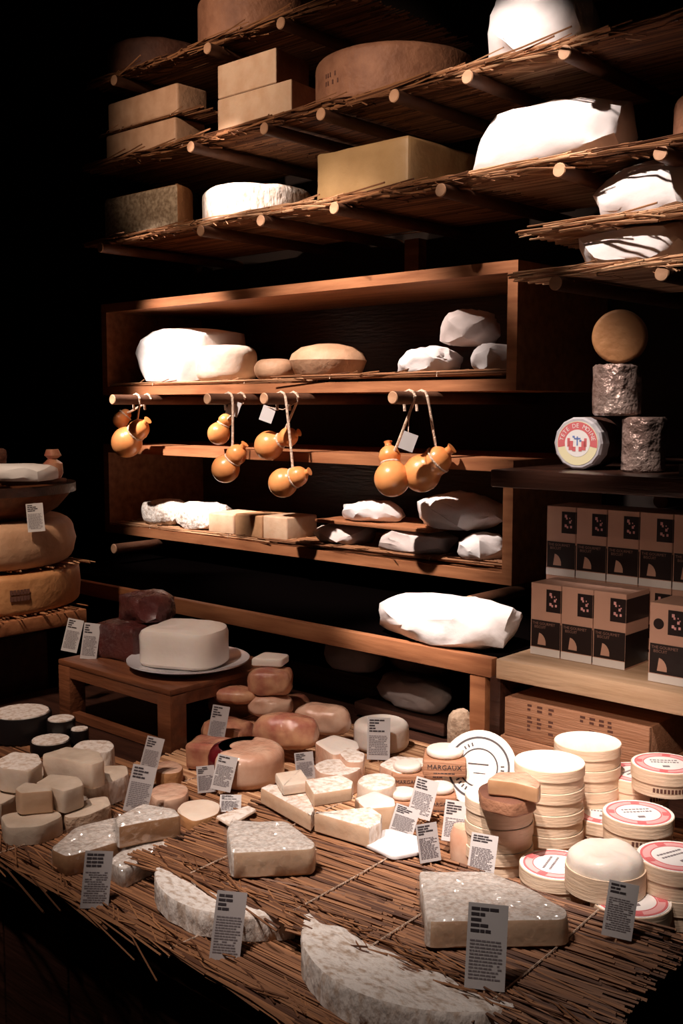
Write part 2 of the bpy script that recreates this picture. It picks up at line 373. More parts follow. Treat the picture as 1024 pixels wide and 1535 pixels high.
wall_box('wall_box_shelf', 'lower open wooden box shelf below the hanging cheeses', -2.842, -1.306, 1.150, 1.430)
UB = 1.584+.026; LB = 1.150+.026
mat_thing('straw mat in the upper box under the pale cut cheeses', -2.79, -1.98, 2.005, 2.30, UB, 70, rag=.03, ang=.02, seed=11, mt='straw_pale', strays=10)
mat_thing('straw mat in the upper box under the bagged rounds', -2.03, -1.35, 2.003, 2.30, UB+.007, 70, rag=.04, ang=.04, seed=12, mt='straw', strays=10, r=.0026)
mat_thing('straw mat in the lower box under the mould-ripened cheeses', -2.79, -2.08, 2.005, 2.30, LB, 70, rag=.03, ang=.03, seed=13, mt='straw_pale', strays=14)
mat_thing('straw mat in the lower box under the paper parcels', -2.10, -1.35, 2.003, 2.30, LB+.006, 70, rag=.03, ang=.03, seed=14, mt='straw', strays=10)
# ------------------------------------------------------------------ rods
ROD = None
def rod(x, z, label, group, y=1.84, r=.0145):
    global ROD
    if ROD is None:
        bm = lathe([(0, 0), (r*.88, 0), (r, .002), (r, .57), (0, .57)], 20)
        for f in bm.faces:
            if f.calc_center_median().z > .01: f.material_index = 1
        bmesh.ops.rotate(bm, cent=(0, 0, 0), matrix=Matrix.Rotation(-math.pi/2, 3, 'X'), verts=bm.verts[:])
        ROD = one('wooden_rod', bm, ['rod', 'rod_side_shaded'], label, 'rod', (x, y, z), 0, group); return
    c = ROD.copy(); COL.objects.link(c); c.location = (x, y, z); tag(c, label, 'rod', group)
PEGX = [onY(px, 600, 1.84).x for px in (168, 310, 395, 588)]
for x, l in zip(PEGX, ('holding the cheeses farthest from the dark shelf', 'with a low cheese on a long cord', 'holding two cheeses, its tag hanging in front', 'holding the two largest hanging cheeses')):
    rod(x, 1.5685, 'round wooden peg under the upper box '+l, 'pegs with hanging cheeses')
rod(onY(170, 818, 1.84).x, 1.1345, 'bare round peg under the lower box, at its end away from the cartons', 'pegs under the lower box')
rod(onY(704, 893, 1.84).x, 1.1345, 'bare round peg under the lower box above the bright white parcel', 'pegs under the lower box')
rod(onY(993, 755, 1.88).x, 1.373, 'round peg end below the dark shelf above the black cartons', None, y=1.87)
T1, T2, T3, R1, R2 = 2.035, 2.255, 2.490, 1.908, 1.818
TH = .011
def tier(z, rods, mats_, y0=1.90, nm=''):
    for px, py in rods: rod(onY(px, py, 1.87).x, z-TH-.015, 'round rod end carrying the %s' % nm, 'rods of the '+nm, y=1.87)
    for i, (a, b, lab, mt, sd) in enumerate(mats_):
        mat_thing(lab, a, b, y0, 2.36, z-TH+(.002 if i % 2 else 0), 130, mt=mt, seed=sd, rag=.05, ang=.035, strays=26, r=.0021, layers=2, fringe=75, sag=True)
tier(T1, [(300, 340), (390, 318), (150, 372), (500, 310), (660, 280), (838, 240), (990, 216)], [
    (-2.74, -2.27, 'straw mat under the mottled cut cheese on the lowest upper shelf', 'straw', 21),
    (-2.30, -1.78, 'straw mat under the brightly lit pale wheel', 'straw_pale', 22),
    (-1.80, -1.40, 'straw mat under the brown paper block', 'straw', 23),
    (-1.44, -1.12, 'straw mat under the big white parcel', 'straw_pale', 24),
    (-1.12, -.70, 'ragged straw mat beyond the big white parcel', 'straw', 25)], nm='lowest straw shelf')
tier(T2, [(285, 215), (395, 190), (480, 165), (590, 140), (700, 110), (846, 70)], [
    (-2.74, -2.16, 'straw mat under the two stacked cheese bricks', 'straw', 31),
    (-2.20, -1.74, 'straw mat under the two stacked cut wedges', 'straw', 32),
    (-1.74, -1.36, 'straw mat under the stamped brown wheel', 'straw', 33),
    (-1.42, -1.08, 'straw mat under the white parcel of the middle shelf', 'straw_pale', 34),
    (-1.10, -.70, 'bundled straw mat beyond the middle shelf parcel', 'straw', 35)], nm='middle straw shelf')
tier(T3, [(170, 118), (310, 70), (420, 40)], [
    (-2.70, -2.24, 'straw mat under the dark wheel of the top shelf', 'straw', 41),
    (-2.26, -1.72, 'straw mat under the reddish wheel of the top shelf', 'straw', 42)], nm='top straw shelf')
tier(R1, [(1060, 320)], [(-1.205, -.70, 'pale straw mat between two white parcels on the side shelves', 'straw_pale', 51)], nm='short upper side shelf')
tier(R2, [(832, 425), (992, 402)], [(-1.215, -.70, 'pale straw mat of the short lower side shelf', 'straw_pale', 52)], nm='short lower side shelf')
# ------------------------------------------------------------------ upper shelf cheeses
def X(px, py, y): return onY(px, py, y).x
def wheel_px(name, a, b, pyb, y_front, z, h, mt, label, bev=.02, amp=.002, seed=0, cat='cheese', **k):
    r = .1
    for _ in range(6):
        c = onY((a+b)/2, pyb, y_front+r); r = (b-a)/2*depth(c)/F
    return one(name, wheel(r, h, bev, amp=amp, seed=seed, **k), mt, label, cat, (c.x, y_front+r, z)), r
def block_px(name, a, b, pyb, y, z, h, d, mt, label, bev=.006, bm=None, cat='cheese', rot=0):
    x0, x1 = X(a, pyb, y), X(b, pyb, y)
    return one(name, bm(x1-x0, d, h) if bm else rbox(x1-x0, d, h, bev, 3), mt, label, cat, ((x0+x1)/2, y+d/2, z), rot), x1-x0
def half_cut(w_, d_, h_):
    pts = [Vector((-w_/2, -d_/2)), Vector((w_/2, -d_/2))]+[Vector((w_/2*math.cos(a), -d_/2+d_*math.sin(a))) for a in [math.pi*i/14 for i in range(1, 14)]]
    return slab_bm(pts, h_, bev=.014, rad=.006, edge=[0]+[1]*(len(pts)-1), top=1)
block_px('cheese_half', 157, 266, 350, 1.915, T1, .125, .14, ['cut_mottled', 'rind_orange'], 'mottled cut cheese half with orange rind beside the bright wheel', bm=half_cut)
wheel_px('round_cheese', 303, 470, 310, 1.915, T1, .098, 'rind_white', 'pale whitish cheese wheel brightly lit beside a brown paper block', .022, .004, 3)
def soft_box(w_, d_, h_, seed=0, bev=.008, amp=.002, f=18):
    bm = rbox(w_, d_, h_, bev, 2); bmesh.ops.subdivide_edges(bm, edges=bm.edges[:], cuts=5, use_grid_fill=True)
    return wobble(bm, amp, f, seed, True, True)
block_px('wrapped_block', 474, 612, 290, 1.912, T1, .118, .26, 'paper_brown', 'cheese block wrapped in brown paper next to the big white parcel', cat='wrapped cheese', bm=lambda a, b, c: soft_box(a, b, c, 4))
def parcel(x0p, x1p, pyb, y, z, h, d, label, seed, mt='paper', e=3.4, name='paper_parcel', cr=.006, n=46, jit=.12, **k):
    r = d/2; c = onY((x0p+x1p)/2, pyb, y+d/2); wv = (x1p-x0p)*depth(c)/F
    # image width of an oblong seen at an angle: |w*RT.x|+|d*RT.y|
    w_ = max(.04, (wv-d*RT.y*.8)/RT.x) if d else wv
    return one(name, pack(w_, d, h, seed, e, n, cr, jit, **k), mt, label, 'wrapped cheese', (c.x, y+d/2, z), 0)
parcel(695, 962, 225, 1.915, T1, .150, .22, 'big white paper parcel on the lowest straw shelf beside the brown block', 7)
parcel(725, 905, 70, 1.915, T2, .155, .18, 'white paper parcel on the middle straw shelf beside the stamped wheel', 8, e=7, jit=.05)
one('cheese_half', pack(.16, .14, .07, 19, 3, crease=.002), 'film_pink', 'pinkish wrapped cheese on top of the middle shelf white parcel', 'cheese', (-1.20, 2.06, T2+.148), .1)
parcel(878, 1095, 310, 1.915, R1, .115, .20, 'white paper parcel on the short upper side shelf', 9)
parcel(870, 1085, 390, 1.915, R2, .079, .20, 'white paper parcel squeezed under the short upper side shelf', 10, e=6)
wheel_px('round_cheese', 1014, 1230, 200, 1.915, T1, .10, 'rind_brown', 'brown cheese wheel behind ragged straw beside the big white parcel', .02, .002, 5)
# middle shelf
ys = 1.915
block_px('cheese_brick', 158, 263, 215, ys, T2, .082, .11, 'rind_tan', 'lower of two stacked tan cheese bricks', .008)
x0, x1 = X(150, 185, ys), X(300, 185, ys)
mat_thing('thin straw layer between the two stacked cheese bricks', x0, x1, ys-.005, ys+.13, T2+.0825, 34, seed=61, rag=.02, r=.0018, strays=4, layers=1)
block_px('cheese_brick', 161, 266, 175, ys, T2+.088, .082, .11, 'rind_tan', 'upper of two stacked tan cheese bricks', .008)
def wedge(w_, d_, h_): return slab_bm([Vector((-w_/2, -d_/2)), Vector((w_/2, -d_/2)), Vector((w_/2-.02, d_/2)), Vector((-w_/2+.05, d_/2))], h_, bev=.004, rad=.005, edge=[0, 1, 1, 1], top=1)
block_px('cheese_wedge', 326, 437, 188, ys, T2, .092, .14, ['paste', 'rind_brown'], 'lower pale cut wedge of two stacked beside the stamped wheel', bm=wedge)
block_px('cheese_wedge', 326, 414, 140, ys, T2+.0925, .085, .14, ['paste', 'rind_brown'], 'upper pale cut wedge of two stacked beside the stamped wheel', bm=wedge)
wo, wr = wheel_px('round_cheese', 473, 716, 140, 1.905, T2, .128, 'rind_brown', 'large brown cheese wheel stamped on its side on the middle shelf', .02, .001, 6)
rnd = random.Random(5)
bm = bmesh.new()
for row in range(2):
    for k in range(6):
        if rnd.random() < .8:
            a = math.radians(253+k*2.6); rr = wr+.0006; p = Vector((rr*math.cos(a), rr*math.sin(a), .072-row*.018))
            bb = box(-.002, .002, -.0004, .0004, -.005, .005); bmesh.ops.transform(bb, matrix=Matrix.Translation(p) @ Matrix.Rotation(a+math.pi/2, 4, 'Z'), verts=bb.verts[:])
            me = D.meshes.new('x'); bb.to_mesh(me); bb.free(); bm.from_mesh(me); D.meshes.remove(me)
obj('rind_stamp', bm, 'stamp', wo, smooth=0)
# top shelf
wheel_px('round_cheese', 163, 312, 105, 1.915, T3, .105, 'rind_dark', 'dark brown cheese wheel at the far end of the top shelf', .022, .003, 8)
wo, wr = wheel_px('round_cheese', 297, 470, 30, 1.905, T3, .135, 'rind_brown', 'reddish brown cheese wheel on the top shelf with a paper label', .02, .002, 9)
bm = bmesh.new(); ang = [math.radians(-14+i*4.5) for i in range(8)]
A = [bm.verts.new(((wr+.0035)*math.cos(a), (wr+.0035)*math.sin(a), .02)) for a in ang]; Bv = [bm.verts.new(((wr+.0035)*math.cos(a), (wr+.0035)*math.sin(a), .065)) for a in ang]
for i in range(7): bm.faces.new((A[i], A[i+1], Bv[i+1], Bv[i]))
bmesh.ops.solidify(bm, geom=bm.faces[:], thickness=.001)
obj('paper_label', bm, 'label_yellow', wo)
# ------------------------------------------------------------------ cheeses in the upper box
UZ = UB+.009
o, _ = block_px('wrapped_cheese', 193, 285, 570, 2.012, UZ, .165, .26, 'paper', 'tall white wrapped cheese at the upper box end away from the cartons', cat='wrapped cheese', bm=lambda a, b, c: pack(a, b, c, 31, 6, 80, .004, .03))
def dome(w_, d_, h_):
    pts = [Vector((w_/2*math.cos(a), d_/2*math.sin(a))) for a in [2*math.pi*i/20 for i in range(20)]]
    return slab_bm(pts, h_, bev=.035, rad=.004, edge=[1]*20, top=1, wob=.002)
o, _ = wheel_px('cheese_round', 294, 386, 566, 2.012, UZ, .105, 'paste_pale', 'tall pale cut cheese beside the white wrapped cheese in the upper box', .03, .002, 11)
o, _ = wheel_px('cheese_round', 381, 442, 562, 2.012, UZ, .06, 'rind_tan', 'small rounded tan cheese in the middle of the upper box', .028, .002, 12)
r = .105; c = onY(492, 553, 2.012+r)
one('cheese_round', lathe([(0, 0), (r*.72, 0), (r*.86, .012), (r, .048), (r*.93, .066), (r*.7, .083), (r*.3, .092), (0, .094)], 48), 'rind_tan', 'flattened round tan cheese with a peaked top in the upper box', 'cheese', (c.x, 2.012+r, UZ+.004))
parcel(586, 702, 545, 2.012, UZ+.004, .072, .16, 'white bagged round under another, toward the middle of the upper box', 14, 'paper', 2.6)
parcel(697, 790, 548, 2.012, UZ+.004, .072, .16, 'white bagged round under another, against the upper box side', 15, 'paper', 2.6)
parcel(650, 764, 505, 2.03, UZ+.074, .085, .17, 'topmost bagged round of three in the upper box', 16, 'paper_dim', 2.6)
# lower box
LZ = LB+.009
for a, b, py, lab, sd in ((203, 253, 788, 'small white mould-speckled cheese at the lower box end away from the cartons', 1), (250, 313, 793, 'wider white mould-speckled cheese in the lower box', 2)):
    block_px('mould_cheese', a, b, py, 2.012, LZ, .078, .13, 'rind_bloomy', lab, bm=lambda p, q, s, sd=sd: pack(p, q, s, 70+sd, 3.5, 60, .003, .05))
block_px('cheese_piece', 312, 350, 797, 2.012, LZ, .060, .12, 'paste', 'pale cut cheese piece between speckled cheese and tan block in the lower box', .006)
block_px('cheese_piece', 352, 392, 800, 2.012, LZ, .064, .12, 'paste_tan', 'tan cut cheese block standing in the lower box', .005)
block_px('cheese_piece', 394, 430, 803, 2.012, LZ, .066, .12, 'paste', 'pale square cut cheese block nearest the parcels in the lower box', .005)
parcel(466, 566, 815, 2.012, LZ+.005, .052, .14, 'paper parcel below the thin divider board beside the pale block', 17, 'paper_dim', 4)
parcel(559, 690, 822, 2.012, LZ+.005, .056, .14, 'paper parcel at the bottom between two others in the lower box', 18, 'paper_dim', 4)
x0, x1 = X(470, 785, 2.01), X(640, 785, 2.01)
one('divider_board', box(-(x1-x0)/2, (x1-x0)/2, -.1, .1, 0, .008, .001), 'wood', 'thin board between the paper parcels of the lower box', 'board', ((x0+x1)/2, 2.115, LZ+.062))
parcel(500, 618, 775, 2.02, LZ+.0705, .05, .14, 'crumpled white paper parcel on the thin divider board', 20, 'paper', 3, jit=.14)
parcel(677, 770, 840, 2.008, LZ+.005, .062, .14, 'rounded white parcel under the large one by the lower box side', 21, 'paper', 2.8)
parcel(614, 765, 792, 2.015, LZ+.069, .085, .18, 'large paper parcel on top by the lower box side', 22, 'paper', 3)
# ------------------------------------------------------------------ hanging cheeses
def hang(px_b, px_h, rb, rh, peg_px, label, y=1.895, tipped=True, tagp=None, cordx=0, pegz=1.5685):
    b = onY(*px_b, y); h = onY(*px_h, y+.012); sc = depth(b)/F; Rb, Rh = rb*sc, rh*sc
    ax = h-b; L = ax.length; ax.normalize(); prof = []; n = 30; z0, z1 = -Rb, L+Rh
    for i in range(n+1):
        z = z0+(z1-z0)*(.5-.5*math.cos(math.pi*i/n))
        s1 = math.sqrt(max(0, Rb*Rb-z*z)); s2 = math.sqrt(max(0, Rh*Rh-(z-L)**2)); nk = Rh*.72 if 0 < z < L else 0
        k = .35*Rh; m = max(s1, s2); lo = sorted((s1, s2, nk)); prof.append(((lo[2]**4+lo[1]**4)**.25 if lo[1] > 0 and i not in (0, n) else lo[2], z))
    prof[0] = (0, z0); prof[-1] = (0, z1)
    if tipped: prof[-1] = (Rh*.34, L+Rh*.98); prof += [(Rh*.30, L+Rh*1.2), (Rh*.42, L+Rh*1.4), (0, L+Rh*1.42)]
    q = ax.to_track_quat('Z', 'Y'); bm = lathe(prof, 36)
    bmesh.ops.transform(bm, matrix=q.to_matrix().to_4x4(), verts=bm.verts[:])
    t = thing('hanging_cheese', label, 'cheese', b)
    obj('body', bm, 'scamorza', t, smooth=60)
    zn, rk = min(((z, r_) for r_, z in prof if Rb*.35 < z < L*1.02), key=lambda q_: q_[1], default=(L*.6, Rh)); nk = ax*zn; peg = Vector((PEGX[peg_px], y-.003, pegz))-b
    zloop = peg.z+.0158
    pts = [nk+Vector((0, -.002, .004))]
    up = [nk.lerp(Vector((peg.x+.016, nk.y*.3, peg.z)), u) for u in (.3, .6, .9)]
    pts += up+[Vector((peg.x+.0168, 0, peg.z+.004)), Vector((peg.x+.012, 0, peg.z+.013)), Vector((peg.x, 0, zloop+.001)), Vector((peg.x-.012, 0, peg.z+.013)), Vector((peg.x-.0172, .002, peg.z)), Vector((peg.x-.015, .003, peg.z-.03))]
    obj('cord', tube(pts, .0034, 7), 'rope', t)
    rk += .001
    ring = [nk+q @ Vector((rk*math.cos(a), rk*math.sin(a), 0)) for a in [2*math.pi*i/16 for i in range(16)]]
    obj('neck_tie', tube(ring, .0028, 6, closed=True), 'rope', t)
    if tagp:
        p = onY(*tagp, y-.03)-b; bm = box(-.017, .017, -.0006, .0006, -.02, .02)
        a_ = math.atan2(-b.x, b.y); o = obj('paper_tag', bm, 'card', t, p, (0, .35, .7), 0)
        obj('tag_string', tube([p+Vector((0, 0, .019)), p.lerp(Vector((peg.x, 0, peg.z-.02)), .6), Vector((peg.x+.014, -.002, peg.z-.01))], .001, 5), 'rope', t)
    return t
hang((190, 663), (209, 643), 23, 15, 0, 'low smoked pear cheese on the peg farthest from the dark shelf', y=1.925)
hang((181, 630), (188, 622), 12, 9, 0, 'small smoked cheese tucked above another on the peg farthest from the dark shelf', y=1.965, tipped=False)
hang((338, 703), (355, 681), 21, 15, 1, 'low hanging smoked pear cheese below the untagged peg', y=1.915)
hang((328, 650), (338, 630), 17, 10, 1, 'high hanging smoked cheese behind a long cord', y=1.96, tipped=False, tagp=(350, 612))
hang((403, 668), (433, 655), 22, 14, 2, 'high hanging round smoked cheese below a paper tag', y=1.945, tagp=(401, 621))
hang((424, 724), (447, 714), 22, 15, 2, 'lowest hanging smoked cheese with a pointed tip', y=1.90)
hang((588, 718), (584, 683), 27, 16, 3, 'long pear shaped smoked cheese of the largest hanging pair', y=1.90, tagp=(612, 662))
hang((632, 710), (656, 690), 28, 21, 3, 'fat smoked cheese with a tied head of the largest hanging pair', y=1.945)
# ------------------------------------------------------------------ long shelf, post, cabinet at the right
t = thing('long_shelf', 'long low wooden shelf with a post above the back of the counter', 'shelf', (-1.9, 1.6, B-.01))
z0 = 1.09-B+.01
obj('shelf_board', box(-.85, .815, .02, .80, z0-.026, z0-.002, .002), 'shelf_shade_black', t)
obj('front_rail', box(-.85, .815, 0, .02, z0-.036, z0, .002), 'wood', t)
obj('post', box(.765, .80, .002, .05, 0, z0-.037, .002), 'wood', t)
obj('post', box(-.84, -.80, .022, .07, 0, z0-.027, .002), 'wood_dark', t)
obj('end_cap', box(.77, .825, -.012, .03, z0-.024, z0+.001, .002), 'wood', t) if False else None
parcel(548, 790, 975, 1.60, 1.0905, .085, .17, 'bright white paper parcel lying at the post end of the long shelf', 23, 'paper', 3.5, jit=.08)
t = thing('side_cabinet', 'open wooden cabinet holding black cartons and wooden crates', 'cabinet', (-.62, 1.58, CZ))
k = -.62
obj('side_panel', box(-1.085-k, -1.062-k, .015, .82, 0, .168, .002), 'wood_dark', t)
obj('shelf_board', box(-1.062-k, -.25-k, 0, .80, .172, .208, .002), 'wood_pale', t)
obj('back_panel', box(-1.062-k, -.25-k, .805, .82, .0, .51), 'wood_dark', t)
obj('side_panel', box(-.25-k, -.225-k, .015, .82, 0, .51, .002), 'wood_dark', t)
t = thing('dark_shelf', 'dark polished shelf slab under the foil wrapped cylinders', 'shelf', (-.66, 1.58, 1.407))
obj('slab', box(-1.08+.66, -.2+.66, 0, .82, 0, .031, .003), 'wood_dark', t)
DZ = 1.438
# crates
def crate(label, x0, x1, y, z, h, d, stamp):
    cx = (x0+x1)/2; t = thing('wooden_crate', label, 'crate', (cx, y, z)); a, b = x0-cx, x1-cx
    obj('front_board', box(a, b, 0, .009, 0, h, .0015), 'crate', t); obj('back_board', box(a, b, d-.009, d, 0, h, .0015), 'crate', t)
    obj('end_board', box(a, a+.009, .009, d-.009, 0, h, .001), 'crate', t); obj('end_board', box(b-.009, b, .009, d-.009, 0, h, .001), 'crate', t)
    obj('base_board', box(a+.009, b-.009, .009, d-.009, .001, .007), 'crate', t)
    obj('lid_board', box(a+.009, b-.009, .009, d-.009, h-.008, h-.001), 'crate', t)
    if stamp:
        rnd = random.Random(3); bm = bmesh.new()
        for cx_, n in ((a+.055, 3), (a+.075, 3), (a+.098, 4), (a+.16, 3), (a+.178, 3), (a+.196, 2), (a+.212, 3)):
            for r_ in range(7):
                zz = h*.88-r_*h*.105
                if rnd.random() < .85: dashes(bm, cx_-.007, cx_+.007, zz, .0042, -.0001, rnd, .9, (.006, .011), .001)
        obj('stamped_lettering', bm, 'stamp', t, smooth=0)['kind'] = 'stuff'
crate('long wooden crate with stamped lettering under the carton shelf', -1.050, -.770, 1.592, .958, .070, .22, True)
crate('plain wooden crate under the stamped crate', -1.056, -.762, 1.588, B+.001, .056, .24, False)
# cartons
def carton_parts(t, w_, h, d, badge=False):
    obj('body', box(-w_/2, w_/2, 0, d, 0, h, .0006, 1), 'carton', t, smooth=0)
    e = .0005
    obj('bottom_strip', box(-w_/2+.0002, w_/2-.0002, -e, 0, .0005, h*.105), 'label_white', t, smooth=0)
    fp = obj('front_panel', box(-w_/2+.002, w_/2-.0003, -e, 0, h*.115, h*.49), 'carton_black', t, smooth=0)
    bm = bmesh.new(); RX = Matrix.Rotation(math.pi/2, 4, 'X')
    text_to(bm, 'THE GOURMET', .0068, Matrix.Translation((-.003, -e*1.8, h*.445)) @ RX); text_to(bm, 'BISCUIT', .0068, Matrix.Translation((-.0105, -e*1.8, h*.395)) @ RX)
    obj('lettering', bm, 'carton_text', fp, smooth=0)
    cxm = -w_*.12; pts = [(cxm-.008, h*.15), (cxm+.009, h*.15)]+[(cxm-.006+.0155*math.cos(a), h*.155+.021*math.sin(a)) for a in (.3, .6, .9, 1.2, 1.5)]
    obj('cheese_picture', prism_y(pts, -e*1.9, -e*1.1), 'carton', fp, smooth=0)
    obj('side_panel', box(w_/2, w_/2+e, .0003, d-.001, .003, h*.46), 'carton_black', t, smooth=0)
    lp = obj('logo_panel', box(w_*.02, w_/2-.0003, -e, 0, h*.62, h*.93), 'carton_black', t, smooth=0)
    obj('side_panel', box(w_/2, w_/2+e, .0003, d-.001, h*.62, h*.93), 'carton_black', t, smooth=0)
    bm = bmesh.new(); rnd = random.Random(8)
    for (u, v, s) in ((.3, .78, .0032), (.38, .68, .0022), (.62, .52, .0028), (.3, .34, .003), (.44, .28, .0024), (.7, .3, .0026), (.6, .7, .0014), (.72, .6, .0014)):
        x = w_*.02+u*(w_*.46); z = h*(.62+.31*v); addbox(bm, x-s*.6, x+s*.8, -e*1.8, -e*1.05, z-s*.7, z+s)
    obj('logo_marks', bm, 'label_pink', lp, smooth=0)
    if badge:
        bm = annulus(0, .009, 0, e); bmesh.ops.transform(bm, matrix=Matrix.Translation((-w_*.24, -.0001, h*.74)) @ RX, verts=bm.verts[:]); obj('round_badge', bm, 'carton_black', t, smooth=0)
PRO = {}
def carton(x, y, z, label, group=None, badge=False):
    t = thing('cracker_carton', label, 'carton', (x, y, z), 0, group)
    if badge not in PRO: carton_parts(t, .0615, .132, .085, badge); PRO[badge] = t; return
    for c in PRO[badge].children:
        n = c.copy(); COL.objects.link(n); n.parent = t
        for g in c.children: m = g.copy(); COL.objects.link(m); m.parent = n
SZ = 1.0985
for i, l in enumerate(('end one by the dark gap', 'middle one', 'end one showing its black side')): carton(-1.007+i*.0635, 1.655, SZ, 'front row black and beige carton, %s of the three' % l)
carton(-.757, 1.618, SZ, 'black and beige carton with a round badge, set forward alone', badge=True)
for i in range(6): carton(-1.036+i*.0635, 1.752, SZ, 'black and beige carton standing behind the front row under another row', 'cartons behind the front row')
for i in range(6): carton(-1.036+i*.0635, 1.752, SZ+.1322, 'black and beige carton in the raised back row under the dark shelf', 'raised back row of cartons')
# foil cylinders on the dark shelf
yb = 1.66
def cylpx(a, b, py, y): c = onY((a+b)/2, py, y); return c, (b-a)/2*depth(c)/F
c2, r2 = cylpx(933, 997, 690, 1.70)
def foilcyl(r, h, seed): return wobble(lathe([(0, 0), (r*.9, 0), (r, .004), (r*1.0, h*.25), (r*.99, h*.5), (r, h*.75), (r, h-.004), (r*.9, h), (r*.5, h), (0, h)], 40), .0022, 45, seed, True, True)
one('foil_cheese', foilcyl(r2, .093, 4), 'foil', 'upright foil wrapped cheese cylinder on the dark shelf', 'wrapped cheese', (c2.x, 1.70, DZ))
c1, r1 = cylpx(827, 905, 655, 1.665); r1 = .0465
t = thing('foil_cheese', 'lying foil wrapped cheese cylinder with a round red label', 'wrapped cheese', (c1.x, 1.665, DZ+r1+.0005), (0, 0, math.radians(4)))
bm = lathe([(0, -.0), (r1*.93, 0), (r1, .004), (r1, .03)], 14); bm2 = bm
bmesh.ops.rotate(bm, cent=(0, 0, 0), matrix=Matrix.Rotation(-math.pi/2, 3, 'X'), verts=bm.verts[:]); obj('foil_end', bm, 'foil_white', t, smooth=20)
bm = lathe([(r1, .03), (r1*.985, .06), (r1*.97, .088), (r1*.9, .092), (0, .092)], 24)
bmesh.ops.rotate(bm, cent=(0, 0, 0), matrix=Matrix.Rotation(-math.pi/2, 3, 'X'), verts=bm.verts[:]); obj('foil_wrap', bm, 'foil_dark', t, smooth=30)
RXm = Matrix.Rotation(math.pi/2, 4, 'X')
def face(bm, dy): bmesh.ops.transform(bm, matrix=Matrix.Translation((0, -dy, 0)) @ RXm, verts=bm.verts[:]); return bm
lab = obj('round_label', face(annulus(0, .0385, 0, .0006, 40), .0), 'label_yellow', t, smooth=0)
bm = bmesh.new(); N_ = 28
ring = lambda r, z: [bm.verts.new((r*math.cos(a), r*math.sin(a), z)) for a in [math.radians(-12)+math.radians(204)*i/N_ for i in range(N_+1)]]
A, Bv = ring(.0375, .0008), ring(.024, .0008)
for i in range(N_): bm.faces.new((A[i], A[i+1], Bv[i+1], Bv[i]))
obj('label_band', face(bm, 0), 'label_red', lab, smooth=0)
bm = bmesh.new(); arc_text(bm, 'TETE DE MOINE', .0307, .0105, math.radians(166), math.radians(14)); obj('lettering', face(bm, .001), 'label_white', lab, smooth=0)
bm = annulus(0, .0238, 0, .0004); obj('label_centre', face(bm, .0006), 'label_white', lab, smooth=0)
bm = bmesh.new()
for s in (-1, 1):
    addbox(bm, s*.012-.004, s*.012+.004, -.012, .004, .0012, .0014); addbox(bm, s*.016-.003, s*.016+.002, -.006, .009, .0012, .0014); addbox(bm, s*.006-.003, s*.006+.003, -.014, -.006, .0012, .0014)
obj('emblem_figures', face(bm, 0), 'label_red', lab, smooth=0)
bm = bmesh.new(); addbox(bm, -.0012, .0012, -.004, .012, .0012, .0014); addbox(bm, -.006, .006, .007, .0095, .0012, .0014); addbox(bm, -.009, -.005, .010, .013, .0012, .0014); addbox(bm, .004, .008, .003, .006, .0012, .0014)
obj('emblem_cross', face(bm, 0), 'label_blue', lab, smooth=0)
zc = DZ+.0955
c3, r3 = cylpx(889, 961, 610, 1.695)
one('foil_cheese', foilcyl(r3, .087, 6), 'foil', 'upright foil wrapped cheese cylinder stacked in the middle of the pyramid', 'wrapped cheese', (c3.x, 1.695, zc))
c4, r4 = cylpx(886, 965, 500, 1.69)
bm = wheel(r4, .045, .006, seg=44); bmesh.ops.rotate(bm, cent=(0, 0, 0), matrix=Matrix.Rotation(math.pi/2, 3, 'X'), verts=bm.verts[:])
one('cheese_disc', bm, 'rind_orange', 'round orange cheese disc standing on edge on top of the foil cylinders', 'cheese', (c4.x, 1.705, zc+.0885+r4), math.radians(22))
one('price_block', rbox(.03, .02, .02, .002), 'label_white', 'small white block lying on the dark shelf', 'block', (onY(1024, 690, 1.62).x+.008, 1.63, DZ))
# ------------------------------------------------------------------ stand at the left
t = thing('wheel_stand', 'dark stand with a wooden shelf under the big cheese wheels', 'stand', (-2.55, 1.1, 0))
obj('base', box(-.60, .36, -.7, .27, 0, 1.02), 'wood_dark', t)
obj('shelf_board', box(-.62, .497, -.72, .29, 1.056, 1.088, .003), 'wood', t)
obj('shelf_support', box(-.60, .36, -.70, .26, 1.021, 1.055), 'wood_dark', t)
LZ0 = 1.0885
mat_thing('straw layer under the stamped wheel on the dark stand', -2.60, -2.055, .7, 1.38, LZ0, 60, seed=71, rag=.02, layers=1, r=.002)
r = .225; cx, cy = -2.282, 1.255
o = one('round_cheese', wheel(r, .088, .014, .003, 72, .001, 2), 'rind_orange', 'orange stamped cheese wheel at the bottom of the tall wheel stack', 'cheese', (cx, cy, LZ0+.006))
bm = bmesh.new(); rnd = random.Random(9)
for row in range(2):
    for k in range(6):
        a = math.radians(-13+k*1.9); p = Vector(((r+.005)*math.cos(a), (r+.005)*math.sin(a), .054-row*.014)); bb = box(-.0035, .003, -.0006, .0006, -.0055, .005)
        bmesh.ops.transform(bb, matrix=Matrix.Translation(p) @ Matrix.Rotation(a+math.pi/2, 4, 'Z'), verts=bb.verts[:]); me = D.meshes.new('x'); bb.to_mesh(me); bb.free(); bm.from_mesh(me); D.meshes.remove(me)
obj('rind_stamp', bm, 'stamp', o, smooth=0)
z = LZ0+.0955
mat_thing('straw layer between the two big wheels of the tall wheel stack', -2.45, -2.09, 1.07, 1.44, z, 40, seed=72, rag=.02, layers=1, r=.002, mt='straw_pale')
one('round_cheese', wheel(.222, .104, .032, .005, 72, .001, 4), 'rind_tan', 'pale tan cheese wheel in the middle of the tall wheel stack', 'cheese', (cx-.005, cy-.005, z+.006))
z2 = z+.111
